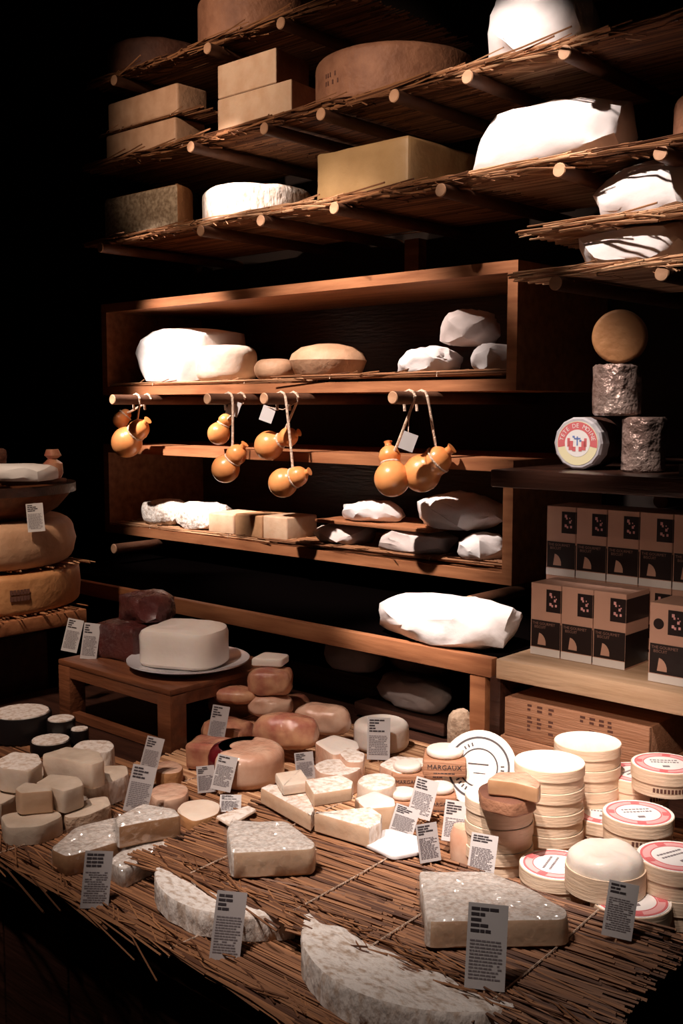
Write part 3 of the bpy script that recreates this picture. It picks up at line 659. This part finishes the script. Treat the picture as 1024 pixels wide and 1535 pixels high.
t = thing('wooden_bowl', 'shallow dark wooden tray bowl on top of the tan wheel', 'bowl', (cx, cy, z2))
obj('bowl_body', lathe([(0, .012), (.10, .012), (.11, 0), (.145, 0), (.18, .02), (.215, .06), (.207, .062), (.17, .03), (.1, .018), (0, .018)], 64), 'wood_table', t)
obj('rim', annulus(.207, .222, .058, .078, 64), 'wood_dark', t)
t = thing('tray_board', 'thin wooden board across the dark bowl', 'board', (cx+.02, cy+.0, z2+.079))
obj('board', rbox(.30, .26, .012, .003), 'wood_table', t)
one('paper_packet', pack(.15, .12, .035, 81, 6, 50, .002), 'paper', 'pale folded paper packet lying on the bowl board', 'packet', (*(EYE+ray(30, 728)*2.37).xy, z2+.092), .5)
one('cheese_loaf', soft_box(.20, .11, .065, 3), 'rind_dark', 'dark brown loaf shaped cheese behind the paper packet', 'cheese', (-2.33, 1.24, z2+.092), .2)
one('wrapped_sausage', wobble(lathe([(0, 0), (.016, .002), (.022, .012), (.022, .035), (.010, .044), (.018, .052), (.014, .066), (0, .068)], 20), .004, 40, 2), 'film_pink', 'small twisted pink packet standing at the bowl edge', 'packet', (*(EYE+ray(80, 725)*2.42).xy, z2+.092))
# ------------------------------------------------------------------ small display table with plate
tx0, tx1, ty0, ty1 = -1.935, -1.560, 1.235, 1.53; TZ = 1.018
t = thing('display_stool', 'small brown wooden display table standing on the counter', 'small table', ((tx0+tx1)/2, (ty0+ty1)/2, CZ))
a, b = (tx1-tx0)/2, (ty1-ty0)/2; h = TZ-CZ
obj('table_top', box(-a, a, -b, b, h-.012, h, .003), 'wood_table', t)
for sx in (-1, 1):
    for sy in (-1, 1):
        obj('leg', box(min(sx*a, sx*(a-.04)), max(sx*a, sx*(a-.04)), min(sy*b, sy*(b-.04)), max(sy*b, sy*(b-.04)), 0, h-.0122, .002), 'wood_table', t)
for sy in (-1, 1):
    obj('apron', box(-a+.04, a-.04, min(sy*(b-.002), sy*(b-.02)), max(sy*(b-.002), sy*(b-.02)), h-.035, h-.0122), 'wood_table', t)
    obj('stretcher', box(-a+.04, a-.04, min(sy*(b-.006), sy*(b-.024)), max(sy*(b-.006), sy*(b-.024)), .002, .018), 'wood_table', t)
for sx in (-1, 1): obj('apron', box(min(sx*(a-.002), sx*(a-.02)), max(sx*(a-.002), sx*(a-.02)), -b+.04, b-.04, h-.035, h-.0122), 'wood_table', t)
r = .125; pc = onZ(287, 987, TZ+.015)
pc = Vector((-1.675, 1.375, TZ+.0005))
one('plate', lathe([(0, .004), (.07, .004), (.072, 0), (.078, 0), (.082, .005), (.105, .010), (r, .016), (r, .019), (.105, .014), (.08, .009), (0, .008)], 64), 'ceramic', 'white plate on the small brown table', 'plate', pc)
bm = slab_bm([Vector((-.085, -.07)), Vector((.07, -.078)), Vector((.092, .0)), Vector((.06, .07)), Vector((-.07, .07))], .078, bev=.014, rad=.03, edge=[0]*5, wob=.003, seed=3)
one('fresh_cheese', bm, 'white_fresh', 'white fresh cheese block with rounded edges on the plate', 'cheese', (pc.x-.003, pc.y, pc.z+.0095), math.radians(28))
dk = Vector((-1.845, 1.36, TZ))
t = thing('wrapped_block', 'dark red cheese block under crinkled film beside the plate', 'wrapped cheese', (dk.x, dk.y, dk.z), .15)
obj('body', soft_box(.115, .11, .075, 5), 'film_red', t)
obj('film_bunch', pack(.105, .10, .06, 82, 3.5, 90, .008, .16), 'film_red', t, (.02, .03, .0755))
# ------------------------------------------------------------------ price cards
CN = [0]
def card(px, py, z, w_, h_, label, yaw=0, tilt=.28, roll=0, style=0, mt='card', y=None, pick=True):
    p = onY(px, py, y) if y else onZ(px, py, z)
    CN[0] += 1; rnd = random.Random(100+CN[0]); a = math.atan2(-p.x, p.y)+yaw
    t = thing('price_card', label, 'price card', p); t.rotation_mode = 'XYZ'
    t.rotation_euler = (Matrix.Rotation(a, 3, 'Z') @ Matrix.Rotation(-tilt, 3, 'X') @ Matrix.Rotation(roll, 3, 'Y')).to_euler()
    obj('card', box(-w_/2, w_/2, 0, .0008, 0, h_), mt, t, smooth=0)
    bm = bmesh.new(); nh = rnd.choice((3, 4, 4, 5)); u = h_/24
    for i in range(nh): dashes(bm, -w_*.42, w_*rnd.uniform(-.05, .32), h_-u*(2+1.55*i), u*.85, -.0002, rnd, .95, (.004, .011), .0008)
    obj('heading', bm, 'print', t, smooth=0)
    bm = bmesh.new(); z0_ = h_-u*(3+1.55*nh); i = 0
    while z0_-i*u*.95 > h_*.1: dashes(bm, -w_*.42, w_*.42, z0_-i*u*.95, u*.45, -.0002, rnd, .95, (.002, .006), .0008); i += 1
    obj('small_print', bm, 'print_grey', t, smooth=0)
    if pick: obj('pick', box(-.001, .001, .0009, .003, -.006, h_*.5), 'rod', t, smooth=0)
    return t
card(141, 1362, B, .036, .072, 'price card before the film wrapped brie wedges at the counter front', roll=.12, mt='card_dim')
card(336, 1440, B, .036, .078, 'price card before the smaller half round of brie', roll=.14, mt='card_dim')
card(726, 1484, .943, .042, .086, 'price card before the large pale wedge', roll=.04)
card(924, 1406, .944, .034, .062, 'price card before the opened cheese among the red labelled boxes', roll=.15, yaw=.1)
card(720, 1308, B+.03, .036, .05, 'price card at the foot of the front plain box stack', roll=.12)
card(680, 1262, B+.02, .036, .058, 'price card in a clear sleeve before the leaning round lid', roll=.1)
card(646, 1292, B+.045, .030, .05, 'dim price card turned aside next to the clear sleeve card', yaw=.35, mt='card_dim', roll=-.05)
card(627, 1226, B+.02, .036, .06, 'tall white price card below the lettered cheese box', roll=.25)
card(600, 1250, B+.03, .036, .04, 'price card leaning over the white paper sheet', roll=.3)
card(567, 1139, B+.005, .042, .076, 'pale price card before the round white cheese', roll=.02)
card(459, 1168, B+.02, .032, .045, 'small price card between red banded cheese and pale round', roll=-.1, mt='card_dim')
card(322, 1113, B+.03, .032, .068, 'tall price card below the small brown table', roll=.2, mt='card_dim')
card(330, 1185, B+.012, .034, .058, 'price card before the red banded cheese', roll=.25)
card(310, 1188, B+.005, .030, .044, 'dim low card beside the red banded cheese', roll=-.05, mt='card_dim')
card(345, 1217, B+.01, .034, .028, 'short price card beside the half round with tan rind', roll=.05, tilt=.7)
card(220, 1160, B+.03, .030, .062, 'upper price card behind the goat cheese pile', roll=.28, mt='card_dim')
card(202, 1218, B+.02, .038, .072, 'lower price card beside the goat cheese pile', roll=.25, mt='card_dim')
card(103, 977, TZ, .034, .072, 'price card at the outer corner of the small brown table', roll=.25, tilt=.1, pick=False)
card(132, 988, TZ, .034, .076, 'price card before the dark red block, nearer the plate', roll=.15, tilt=.1, pick=False)
p = onX(55, 797, -2.045)
card(55, 797, z+.109, .036, .062, 'price card leaning on the dark wooden bowl', roll=-.06, y=p.y, tilt=.15, pick=False)
# ------------------------------------------------------------------ counter cheeses: front
def seg_wheel(cx, cy, r, ycut, h, label, seed):
    n = 30; a0 = math.asin((ycut-cy)/r); pts = [Vector((r*math.cos(a), cy+r*math.sin(a)-ycut)) for a in [math.pi-a0+(math.pi+2*a0)*i/n for i in range(n+1)]]
    bm = slab_bm(pts, h, bev=.006, rad=.003, edge=[1]*n+[2], wob=.0035, seed=seed, step=.008)
    return one('brie_half', bm, ['rind_bloomy', 'rind_white', 'paste'], label, 'cheese', (cx, ycut, B))
seg_wheel(-.7125, .966, .172, .884, .042, 'large half round of brie at the front edge of the counter', 3)
seg_wheel(-1.008, .949, .143, .884, .036, 'smaller half round of brie at the front edge of the counter', 5)
film(slab('bloomy_cheese', [(340, 1238), (352, 1229), (430, 1230), (474, 1262), (470, 1272), (346, 1278)], R, .978, ['film_white', 'rind_white', 'paste'], 'square bloomy white cheese in film on the raised straw mat', edge=[1, 1, 1, 2, 2, 1], wob=.002, rad=.008), 1)
film(slab('cheese_wedge', [(627, 1303), (735, 1306), (800, 1330), (854, 1364), (848, 1378), (640, 1381)], R, .975, ['film_white', 'rind_white', 'paste'], 'large pale film wrapped wedge on the raised straw mat', edge=[1, 1, 1, 2, 2, 1], wob=.003, rad=.01, seed=4), 2)
film(slab('brie_wedge', [(75, 1272), (110, 1240), (170, 1224), (250, 1228), (190, 1258), (100, 1284)], B, .932, ['film_white', 'film_tan'], 'long film wrapped brie wedge beside the goat cheese pile', edge=[0, 0, 0, 1, 1, 1], wob=.002, seed=6, rad=.01), 3)
film(slab('brie_wedge', [(172, 1224), (215, 1203), (262, 1212), (272, 1222), (225, 1230), (176, 1240)], B+.0325, .965, ['film_white', 'film_tan'], 'brie wedge with tan cut face lying on the two others', edge=[0, 0, 1, 1, 1, 0], wob=.001, seed=7, rad=.006), 4)
film(slab('brie_wedge', [(160, 1290), (205, 1255), (262, 1243), (279, 1250), (250, 1272), (185, 1304)], B, .929, ['film_white', 'film_white'], 'film wrapped brie wedge touching the raised straw mat', wob=.003, seed=8, rad=.01), 5)
slab('cheese_disc', [(262, 1215), (275, 1200), (310, 1196), (332, 1204), (328, 1220), (290, 1232)], B, .92, ['paste_pale', 'rind_orange'], 'low half round of pale cheese with tan rind', rad=.015)
slab('cheese_disc', [(222, 1190), (232, 1176), (262, 1171), (284, 1178), (280, 1194), (240, 1202)], B, .922, ['film_flesh', 'film_flesh'], 'tan rounded cheese piece behind the lying brie wedges', rad=.02)
slab('cheese_disc', [(228, 1150), (240, 1140), (262, 1139), (276, 1148), (270, 1158), (240, 1160)], B, .925, ['film_flesh', 'rind_orange'], 'small yellowish cheese beside the small table leg', rad=.02)
# goat cheese pile at the left
gz = [(.9, .93), (.93, .962)]
G_ = 'goat'
def gslab(px, zb, zt, label, mts=('goat', 'goat'), **k): slab('goat_cheese', px, zb, zt, list(mts), label, wob=.002, **k)
gslab([(0, 1222), (20, 1214), (88, 1214), (96, 1222), (60, 1238), (8, 1240)], B, .931, 'large pale goat cheese block at the bottom front of the pile', seed=1, rad=.012)
gslab([(92, 1212), (130, 1196), (162, 1192), (168, 1206), (130, 1222), (98, 1226)], B, .928, 'goat cheese at the bottom of the pile next to the brie wedges', ('goat', 'rind_grey'), seed=2, rad=.012)
gslab([(-30, 1200), (-10, 1178), (22, 1175), (28, 1190), (0, 1206)], B, .935, 'goat cheese at the outer end of the pile', seed=9, rad=.012)
gslab([(118, 1166), (150, 1146), (190, 1146), (194, 1160), (150, 1178), (124, 1180)], B, .942, 'goat cheese log end behind the pile', ('goat', 'rind_white'), seed=3, rad=.012)
gslab([(22, 1182), (36, 1173), (76, 1174), (80, 1184), (30, 1188)], B+.0315, .968, 'small goat cheese cube on top of the front block', ('goat', 'paste'), seed=4, rad=.006)
gslab([(52, 1172), (75, 1160), (118, 1164), (126, 1176), (96, 1186)], B+.029, .966, 'goat cheese wedge in the middle of the pile', seed=5, rad=.006)
gslab([(-8, 1140), (20, 1126), (58, 1128), (64, 1142), (44, 1156), (0, 1150)], B+.037, .978, 'bloomy goat cheese slice resting high at the outer end of the pile', ('rind_white', 'paste_pale'), seed=6, rad=.008)
gslab([(62, 1130), (100, 1118), (150, 1126), (156, 1140), (138, 1146)], B+.043, .985, 'long goat cheese wedge lying on top of the pile', ('goat', 'paste_pale'), seed=7, rad=.006)
gslab([(106, 1122), (120, 1110), (160, 1107), (174, 1116), (166, 1126), (120, 1130)], B, .965, 'rounded goat cheese at the back of the pile', ('rind_white', 'rind_white'), seed=8, rad=.014)
gslab([(10, 1168), (50, 1150), (110, 1146), (120, 1156), (70, 1170)], B, .933, 'goat cheese hidden under the top slices of the pile', seed=10, rad=.01)
# black rimmed rounds
def blk(a, b, py, zb, h, label, dy=0):
    c = onZ((a+b)/2, py, zb); r = .05
    for _ in range(4): cc = c+HV*r; r = (b-a)/2*depth(cc)/F
    t = thing('black_rind_cheese', label, 'cheese', (cc.x, cc.y, zb))
    obj('black_rind', lathe([(0, 0), (r*.95, 0), (r, .004), (r, h-.002), (r*.985, h), (r*.93, h), (r*.93, h-.001), (0, h-.001)], 40), 'black_wax', t)
    obj('pale_top', lathe([(0, h-.0008), (r*.92, h-.0008), (r*.9, h+.002), (r*.5, h+.003), (0, h+.003)], 40), 'rind_white', t)
blk(-25, 64, 1120, B, .052, 'large pale cheese in a black rind beside the small table')
blk(66, 108, 1118, B, .045, 'medium pale cheese in a black rind by the small table leg')
blk(103, 130, 1120, B, .030, 'smallest pale cheese in a black rind by the table leg')
blk(38, 98, 1136, B, .022, 'low pale cheese in a black rind before the larger ones')
# red banded cheese
c = onZ(365, 1190, B); r = .066; cc = c+HV*r
t = thing('banded_cheese', 'cut pinkish cheese half with a dark red band label', 'cheese', (cc.x, cc.y, B))
bm = bmesh.new(); n = 40
obj('body', wheel(r, .062, .018, seg=48), 'film_flesh', t)
bm = lathe([(r*.45, .0632), (r*.74, .0632), (r*.91, .0592), (r*.985, .0525), (r+.0014, .044), (r+.0014, .008)], 48)
for f in [f for f in bm.faces if not (math.radians(120) < (math.atan2(f.calc_center_median().y, f.calc_center_median().x) % (2*math.pi)) < math.radians(262))]: bm.faces.remove(f)
bmesh.ops.solidify(bm, geom=bm.faces[:], thickness=.0008)
obj('red_band', bm, 'label_darkred', t)
one('cheese_block', soft_box(.075, .06, .05, 6), 'film_pink', 'dull pink wrapped block behind the dim low card', 'cheese', (*(onZ(312, 1160, B)+HV*.035).xy, B), .4)
one('cheese_block', pack(.10, .07, .05, 84, 4, 60, .002), 'film_pink', 'tan wrapped piece behind the red banded cheese', 'cheese', (*(onZ(338, 1128, B)+HV*.05).xy, B), .2)
# loaves in film
def loaf(px, py, zb, w_, d_, h_, rot, label, seed, mt='film_pink', e=2.6):
    c = onZ(px, py, zb)+HV*(d_*.4); one('film_loaf', pack(w_, d_, h_, seed, e, 90, .0025, .04, cuts=2, sm=.4), mt, label, 'wrapped cheese', (c.x, c.y, zb), rot)
loaf(428, 1124, B+.03, .125, .066, .058, .35, 'glossy reddish loaf in film before the white round', 91, 'film_pink', 3)
loaf(484, 1102, B+.03, .11, .062, .052, .4, 'paler loaf in film next to the glossy reddish loaf', 92, 'film_flesh', 3)
loaf(404, 1077, B+.045, .09, .07, .042, .5, 'loaf in film under the stacked wrapped piece', 93, 'film_flesh', 3)
loaf(404, 1043, B+.0875, .085, .07, .05, .6, 'wrapped piece below a white cut cheese on the film loaves', 94, 'film_pink', 4)
loaf(425, 1112, B, .19, .11, .03, .3, 'flat wrapped piece under the film loaves', 95, 'film_pink', 5)
loaf(415, 1078, B, .13, .09, .045, .3, 'low wrapped piece at the back under the film loaves', 98, 'film_pink', 5)
loaf(352, 1056, B+.0685, .10, .055, .03, .5, 'thin wrapped loaf in the shade of the small table', 96, 'film_pink')
loaf(352, 1084, B, .12, .085, .068, .4, 'wrapped loaf stacked low in the shade of the small table', 97, 'film_pink')
c = onZ(404, 1043, B+.08)+HV*.03
one('white_cheese_piece', slab_bm([Vector((-.034, -.03)), Vector((.03, -.032)), Vector((.036, .02)), Vector((-.02, .034))], .016, bev=.004, rad=.01, edge=[0]*4), 'white_fresh', 'small white cut cheese on top of the film loaves', 'cheese', (c.x, c.y, B+.138), .6)
for i, (x, y, zb, w_, lab) in enumerate(((-1.60, 1.80, B+.05, .17, 'pale bagged loaf lying in the dark behind the film loaves'), (-1.47, 1.88, B+.05, .18, 'bagged loaf in the dark under the long shelf'), (-1.36, 1.72, B+.024, .19, 'bagged loaf with a twisted end behind the white round'))):
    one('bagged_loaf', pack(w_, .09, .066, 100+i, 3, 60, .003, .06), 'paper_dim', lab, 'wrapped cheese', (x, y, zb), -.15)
one('storage_box', rbox(.42, .2, .0545, .004), 'wood_dark', 'long dark box under the bagged loaves below the shelf', 'box', (-1.56, 1.86, B-.005), 0)
one('storage_box', rbox(.24, .09, .028, .004), 'wood_dark', 'short dark box behind the white round cheese', 'box', (-1.36, 1.71, B-.005), 0)
# white round, mould log
c = onZ(573, 1134, B); r = .053; cc = c+HV*r
one('cheese_round', wheel(r, .053, .014, seg=48, amp=.001), 'white_fresh', 'round white cheese standing behind a pale price card', 'cheese', (cc.x, cc.y, B))
c = onZ(692, 1132, B)+HV*.024
one('mould_log', wobble(lathe([(0, 0), (.022, 0), (.024, .01), (.0245, .05), (.022, .068), (.014, .078), (0, .081)], 28), .002, 90, 3), 'rind_grey', 'upright grey mould covered log beside the shelf post', 'cheese', (c.x, c.y, B))
# cut wedges in the middle
slab('brie_wedge', [(390, 1180), (404, 1174), (462, 1180), (472, 1212), (466, 1222)], R, .968, ['rind_white', 'paste'], 'brie wedge with tan cut face under the small cut piece, farther from the paper sheet', edge=[0, 0, 0, 0, 1], rad=.003)
slab('brie_wedge', [(470, 1217), (555, 1208), (573, 1220), (571, 1232), (553, 1241)], R, .972, ['rind_white', 'paste'], 'long brie wedge beside the crumpled paper sheet', edge=[0, 0, 0, 0, 1], rad=.003)
slab('cheese_piece', [(457, 1168), (512, 1160), (530, 1170), (528, 1181), (470, 1190)], R+.027, .990, ['rind_white', 'paste'], 'small cut piece resting on the two brie wedges', edge=[0, 0, 1, 1, 1], rad=.003)
slab('cheese_slice', [(412, 1158), (452, 1152), (466, 1172), (424, 1178)], R+.027, .985, ['paste_pale', 'paste_pale'], 'thin square pale slice behind the brie wedges', rad=.003)
slab('cheese_slice', [(322, 1222), (372, 1206), (386, 1212), (345, 1236)], R, .948, ['rind_white', 'paste_pale'], 'thin white slice beside the square bloomy cheese', rad=.006)
slab('cheese_piece', [(530, 1196), (562, 1184), (592, 1196), (594, 1208), (548, 1212)], B, .955, ['white_fresh', 'paste'], 'bright pale piece behind the paper sheet', rad=.008)
slab('cheese_round', [(532, 1172), (545, 1160), (575, 1157), (594, 1164), (592, 1178), (560, 1186)], B, .945, ['rind_white', 'paste_pale'], 'bright low round behind the bright pale piece', rad=.02)
slab('cheese_round', [(468, 1146), (490, 1136), (530, 1138), (546, 1150), (520, 1162), (480, 1160)], B, .94, ['rind_white', 'film_flesh'], 'pinkish white round behind the small cut piece', rad=.02)
slab('cheese_piece', [(470, 1112), (500, 1100), (536, 1110), (540, 1122), (500, 1132)], B, .948, ['white_fresh', 'film_flesh'], 'pale wrapped piece between the loaf and the white round', rad=.012)
slab('cheese_piece', [(566, 1146), (590, 1132), (640, 1136), (636, 1148), (600, 1160)], B, .932, ['rind_white', 'film_flesh'], 'flat pink sided piece before the white round', rad=.012)
slab('cheese_piece', [(508, 1128), (520, 1118), (548, 1128), (545, 1142), (520, 1142)], B, .95, ['rind_white', 'film_flesh'], 'small wrapped wedge touching the white round', rad=.01)
c = onZ(592, 1268, R)
one('paper_sheet', wobble(slab_bm([Vector((-.045, -.03)), Vector((.03, -.04)), Vector((.05, .01)), Vector((.01, .04)), Vector((-.04, .03))], .006, bev=.002, rad=.01, edge=[0]*5), .0015, 40, 2), 'paper', 'crumpled white paper sheet before the middle wedges', 'paper', (c.x, c.y, R))
# lettered square boxes
def lbox(px, py, zb, w_, h_, rot, label, words=True):
    c = onZ(px, py, zb)+HV*w_*.5; t = thing('cheese_box', label, 'cheese box', (c.x, c.y, zb), rot)
    obj('box_body', rbox(w_, w_, h_, .003), 'paste_tan' if False else 'crate', t)
    obj('white_cheese', wheel(w_*.44, .012, .005, seg=36), 'white_fresh', t, (0, 0, h_+.0002))
    bm = bmesh.new(); text_to(bm, 'MARGAUX', w_*.165, Matrix.Translation((0, -w_/2-.0006, h_*.6)) @ RXm)
    dashes(bm, -w_*.25, w_*.25, h_*.2, .0016, -w_/2-.0002, random.Random(2), 1, (.003, .006), .001)
    obj('lettering', bm, 'print', t, smooth=0)
A0 = math.atan2(.673, .740)
lbox(668, 1172, B, .072, .036, .62, 'lettered tan cheese box with a white top under the upper lettered box')
lbox(670, 1165, B+.0365+.0125, .070, .026, .62, 'topmost lettered tan cheese box showing a bright white top')
lbox(612, 1188, B, .055, .03, .75, 'small lettered tan cheese box beside the bright low round')
lbox(606, 1222, B, .05, .02, .7, 'low lettered tan cheese box behind the leaning price cards')
lbox(662, 1222, B, .05, .03, .7, 'small lettered tan cheese box below the leaning lid')
c = onZ(682, 1290, R-.03)
one('pink_cheese', wobble(lathe([(0, 0), (.018, 0), (.02, .01), (.02, .04), (.015, .052), (0, .055)], 24), .0015, 60, 4), 'film_flesh', 'small pink wrapped cheese before the plain box stack', 'cheese', (c.x-.006, c.y+.03, B))
# ------------------------------------------------------------------ round wooden boxes
def rbx_parts(t, r, h, labelled, seed):
    obj('box_base', lathe([(0, .001), (r*.95, .001), (r*.96, 0), (r*.965, 0), (r*.965, h*.62), (0, h*.62)], 44), 'chip', t)
    lid = obj('lid', lathe([(r*.94, h*.5), (r, h*.5), (r, h-.001), (r*.985, h), (r*.95, h-.0012), (0, h-.0012)], 44), ['chip', 'chip_lid'], t)
    for p in lid.data.polygons: p.material_index = 1 if p.normal.z > .7 else 0  # upward faces paler: the glare on the tops is put into the colour
    bm = bmesh.new()
    a0 = .3*seed
    for k in range(1): pass
    if labelled:
        obj('label_disc', annulus(0, r*.93, h-.0012, h-.0004, 44), 'label_white', lid, smooth=0)
        obj('label_ring', annulus(r*.62, r*.90, h-.0005, h-.0001, 44), 'label_pink', lid, smooth=0)
        bm = annulus(r*.84, r*.90, h-.0002, h+.0002, 44); annulus(r*.62, r*.65, h-.0002, h+.0002, 44, bm)
        for q in range(4):
            a = q*math.pi/2+.5; bb = box(-.006, .006, -.004, .004, h-.0002, h+.0003); bmesh.ops.transform(bb, matrix=Matrix.Rotation(a, 4, 'Z') @ Matrix.Translation((r*.75, 0, 0)) @ Matrix.Rotation(math.pi/2, 4, 'Z'), verts=bb.verts[:])
            me = D.meshes.new('x'); bb.to_mesh(me); bb.free(); bm.from_mesh(me); D.meshes.remove(me)
        obj('label_red_lines', bm, 'label_red', lid, smooth=0)
        bm = bmesh.new(); rnd = random.Random(seed); M = Matrix.Rotation(A0, 4, 'Z')
        addbox(bm, -.006, .004, -.018, -.012, h-.0002, h+.0002)
        for row in range(2):
            x = -.02
            while x < .02:
                l = rnd.uniform(.002, .005); addbox(bm, x, x+l, .002+row*.009, .005+row*.009, h-.0002, h+.0002); x += l+.0015
        bmesh.ops.transform(bm, matrix=M, verts=bm.verts[:])
        obj('label_print', bm, 'print_grey', lid, smooth=0)
        bm = bmesh.new(); rnd = random.Random(seed+5)
        for k in range(9):
            a = A0-math.pi/2-.5+k*.11; bb = box(-.0018, .0018, -.0004, .0002, h*.2, h*.36); bmesh.ops.transform(bb, matrix=Matrix.Rotation(a, 4, 'Z') @ Matrix.Translation((r*.966, 0, 0)) @ Matrix.Rotation(math.pi/2, 4, 'Z'), verts=bb.verts[:])
            me = D.meshes.new('x'); bb.to_mesh(me); bb.free(); bm.from_mesh(me); D.meshes.remove(me)
        obj('side_stamp', bm, 'stamp', t, smooth=0)
RP = {}
def rbx(x, y, z, r, h, label, labelled, rot=0, group=None, tilt=0):
    t = thing('round_cheese_box', label, 'cheese box', (x, y, z), (tilt, 0, rot), group); key = (round(r, 3), round(h, 3), labelled)
    if key not in RP: rbx_parts(t, r, h, labelled, 3); RP[key] = t; return t
    for c in RP[key].children:
        n = c.copy(); COL.objects.link(n); n.parent = t
        for g in c.children: m = g.copy(); COL.objects.link(m); m.parent = n
    return t
def base(px, py, zb, width):
    c = onZ(px, py, zb); r = .05
    for _ in range(4): cc = c+HV*r; r = width/2*depth(cc)/F
    return cc, r
ORD = ('bottom', 'second', 'third', 'top')
s1, q1 = base(755, 1318, B, 103)
for i in range(3): rbx(s1.x, s1.y, B+i*.0345, .0485, .034, 'plain round wooden box, %s of three under the two brown cheese chunks' % ('bottom', 'middle', 'top')[i], False, i*.4)
s2, q2 = base(832, 1290, B, 107)
for i in range(4): rbx(s2.x, s2.y, B+i*.0325, .0515, .032, 'plain round wooden box, %s of the stack behind the brown chunks' % ORD[i], False, i*.5)
s3, q3 = base(888, 1252, B, 100)
for i in range(4): rbx(s3.x, s3.y+.004, B+i*.0325, .0515, .032, 'plain round wooden box, %s of the stack beside the wooden crates' % ORD[i], False, i*.7)
zt = B+3*.0345
slab('cheese_chunk', [(716, 1178), (745, 1166), (800, 1180), (806, 1196), (770, 1206), (722, 1194)], zt, zt+.020, ['rind_dark', 'rind_brown'], 'dark brown cheese chunk on the plain box stack under the paler one', rad=.01, wob=.002)
slab('cheese_chunk', [(730, 1168), (745, 1156), (790, 1156), (812, 1172), (808, 1182), (770, 1172)], zt+.0205, zt+.043, ['film_flesh', 'film_tan'], 'paler film wrapped cheese chunk on top of the dark one', rad=.006, wob=.001)
# leaning round lid
lc = onZ(722, 1215, B)+HV*.035
t = thing('printed_disc', 'large pale round lid with ring print leaning by the box stack', 'lid', (lc.x, lc.y, B+.0595+.003), (0, 0, 0))
lm = Matrix.Rotation(math.atan2(-lc.x, lc.y)-.15, 3, 'Z') @ Matrix.Rotation(math.radians(60), 3, 'X'); t.rotation_euler = lm.to_euler()
t.location.z = B+.062*math.sin(math.radians(60))+.004
obj('disc', lathe([(0, 0), (.061, 0), (.062, .002), (.062, .007), (.060, .008), (0, .008)], 56), 'chip_lid', t)
bm = annulus(.0475, .051, .0081, .0084); annulus(.0295, .032, .0081, .0084, 48, bm); obj('printed_rings', bm, 'print', t, smooth=0)
bm = bmesh.new(); rnd = random.Random(12)
for k in range(30):
    if rnd.random() < .7:
        a = math.radians(20+k*9.5); bb = box(-.0013, .0013, -.003, .003, .0081, .0084); bmesh.ops.transform(bb, matrix=Matrix.Rotation(a, 4, 'Z') @ Matrix.Translation((0, .039, 0)), verts=bb.verts[:]); me = D.meshes.new('x'); bb.to_mesh(me); bb.free(); bm.from_mesh(me); D.meshes.remove(me)
addbox(bm, -.018, .016, .004, .0065, .0081, .0084); addbox(bm, -.008, .012, -.01, -.0085, .0081, .0084)
obj('ring_lettering', bm, 'print', t, smooth=0)
c = onZ(768, 1185, B)+HV*.05
# red labelled boxes
r, h = .0495, .0385
def lb(px, py, zb, width, label, rot=0, dx=0, dy=0):
    c, _ = base(px, py, zb, width); return rbx(c.x+dx, c.y+dy, zb, r, h, label, True, rot), c
H = h+.0006
lb(960, 1420, B, 110, 'red labelled round box at the front corner of the counter', .2)
lb(845, 1362, B, 110, 'red labelled round box beside the large pale wedge', 1.1)
_, c5 = lb(1030, 1352, B+H, 110, 'red labelled round box stacked by the counter edge behind the corner box', .5)
rbx(c5.x, c5.y, B, r, h, 'round box under another at the counter edge behind the corner box', True, .9)
_, c4 = lb(918, 1276, B, 104, 'red labelled round box half covered by the large one above it', -.3)
_, c3 = lb(972, 1281, B+H, 113, 'red labelled round box resting across its lower neighbours', .1)
_, c2 = lb(968, 1212, B+H, 100, 'red labelled round box behind the top one beside the crates', .7)
rbx(c2.x, c2.y, B, r, h, 'round box under the one beside the crates', True, .2)
_, c1 = lb(1012, 1200, B+2*H, 104, 'topmost red labelled round box by the crates', -.1)
# opened cheese in its box
zo = B+.0
c, _ = base(921, 1356, B+.0392, 112)
t = thing('opened_cheese', 'white bloomy cheese rising from its opened round box among red labels', 'cheese', (c.x, c.y, B+.0392), 0)
obj('box_base', lathe([(0, .001), (.049, .001), (.0495, 0), (.0505, 0), (.0505, .03), (.0485, .03), (.0485, .004), (0, .004)], 44), 'chip', t)
obj('cheese_body', wobble(wheel(.0475, .047, .017, .001, 44), .0032, 38, 3), 'white_fresh', t, (0, 0, .005))
for o in list(D.objects):
    if o.type == 'EMPTY' and not o.children: D.objects.remove(o)
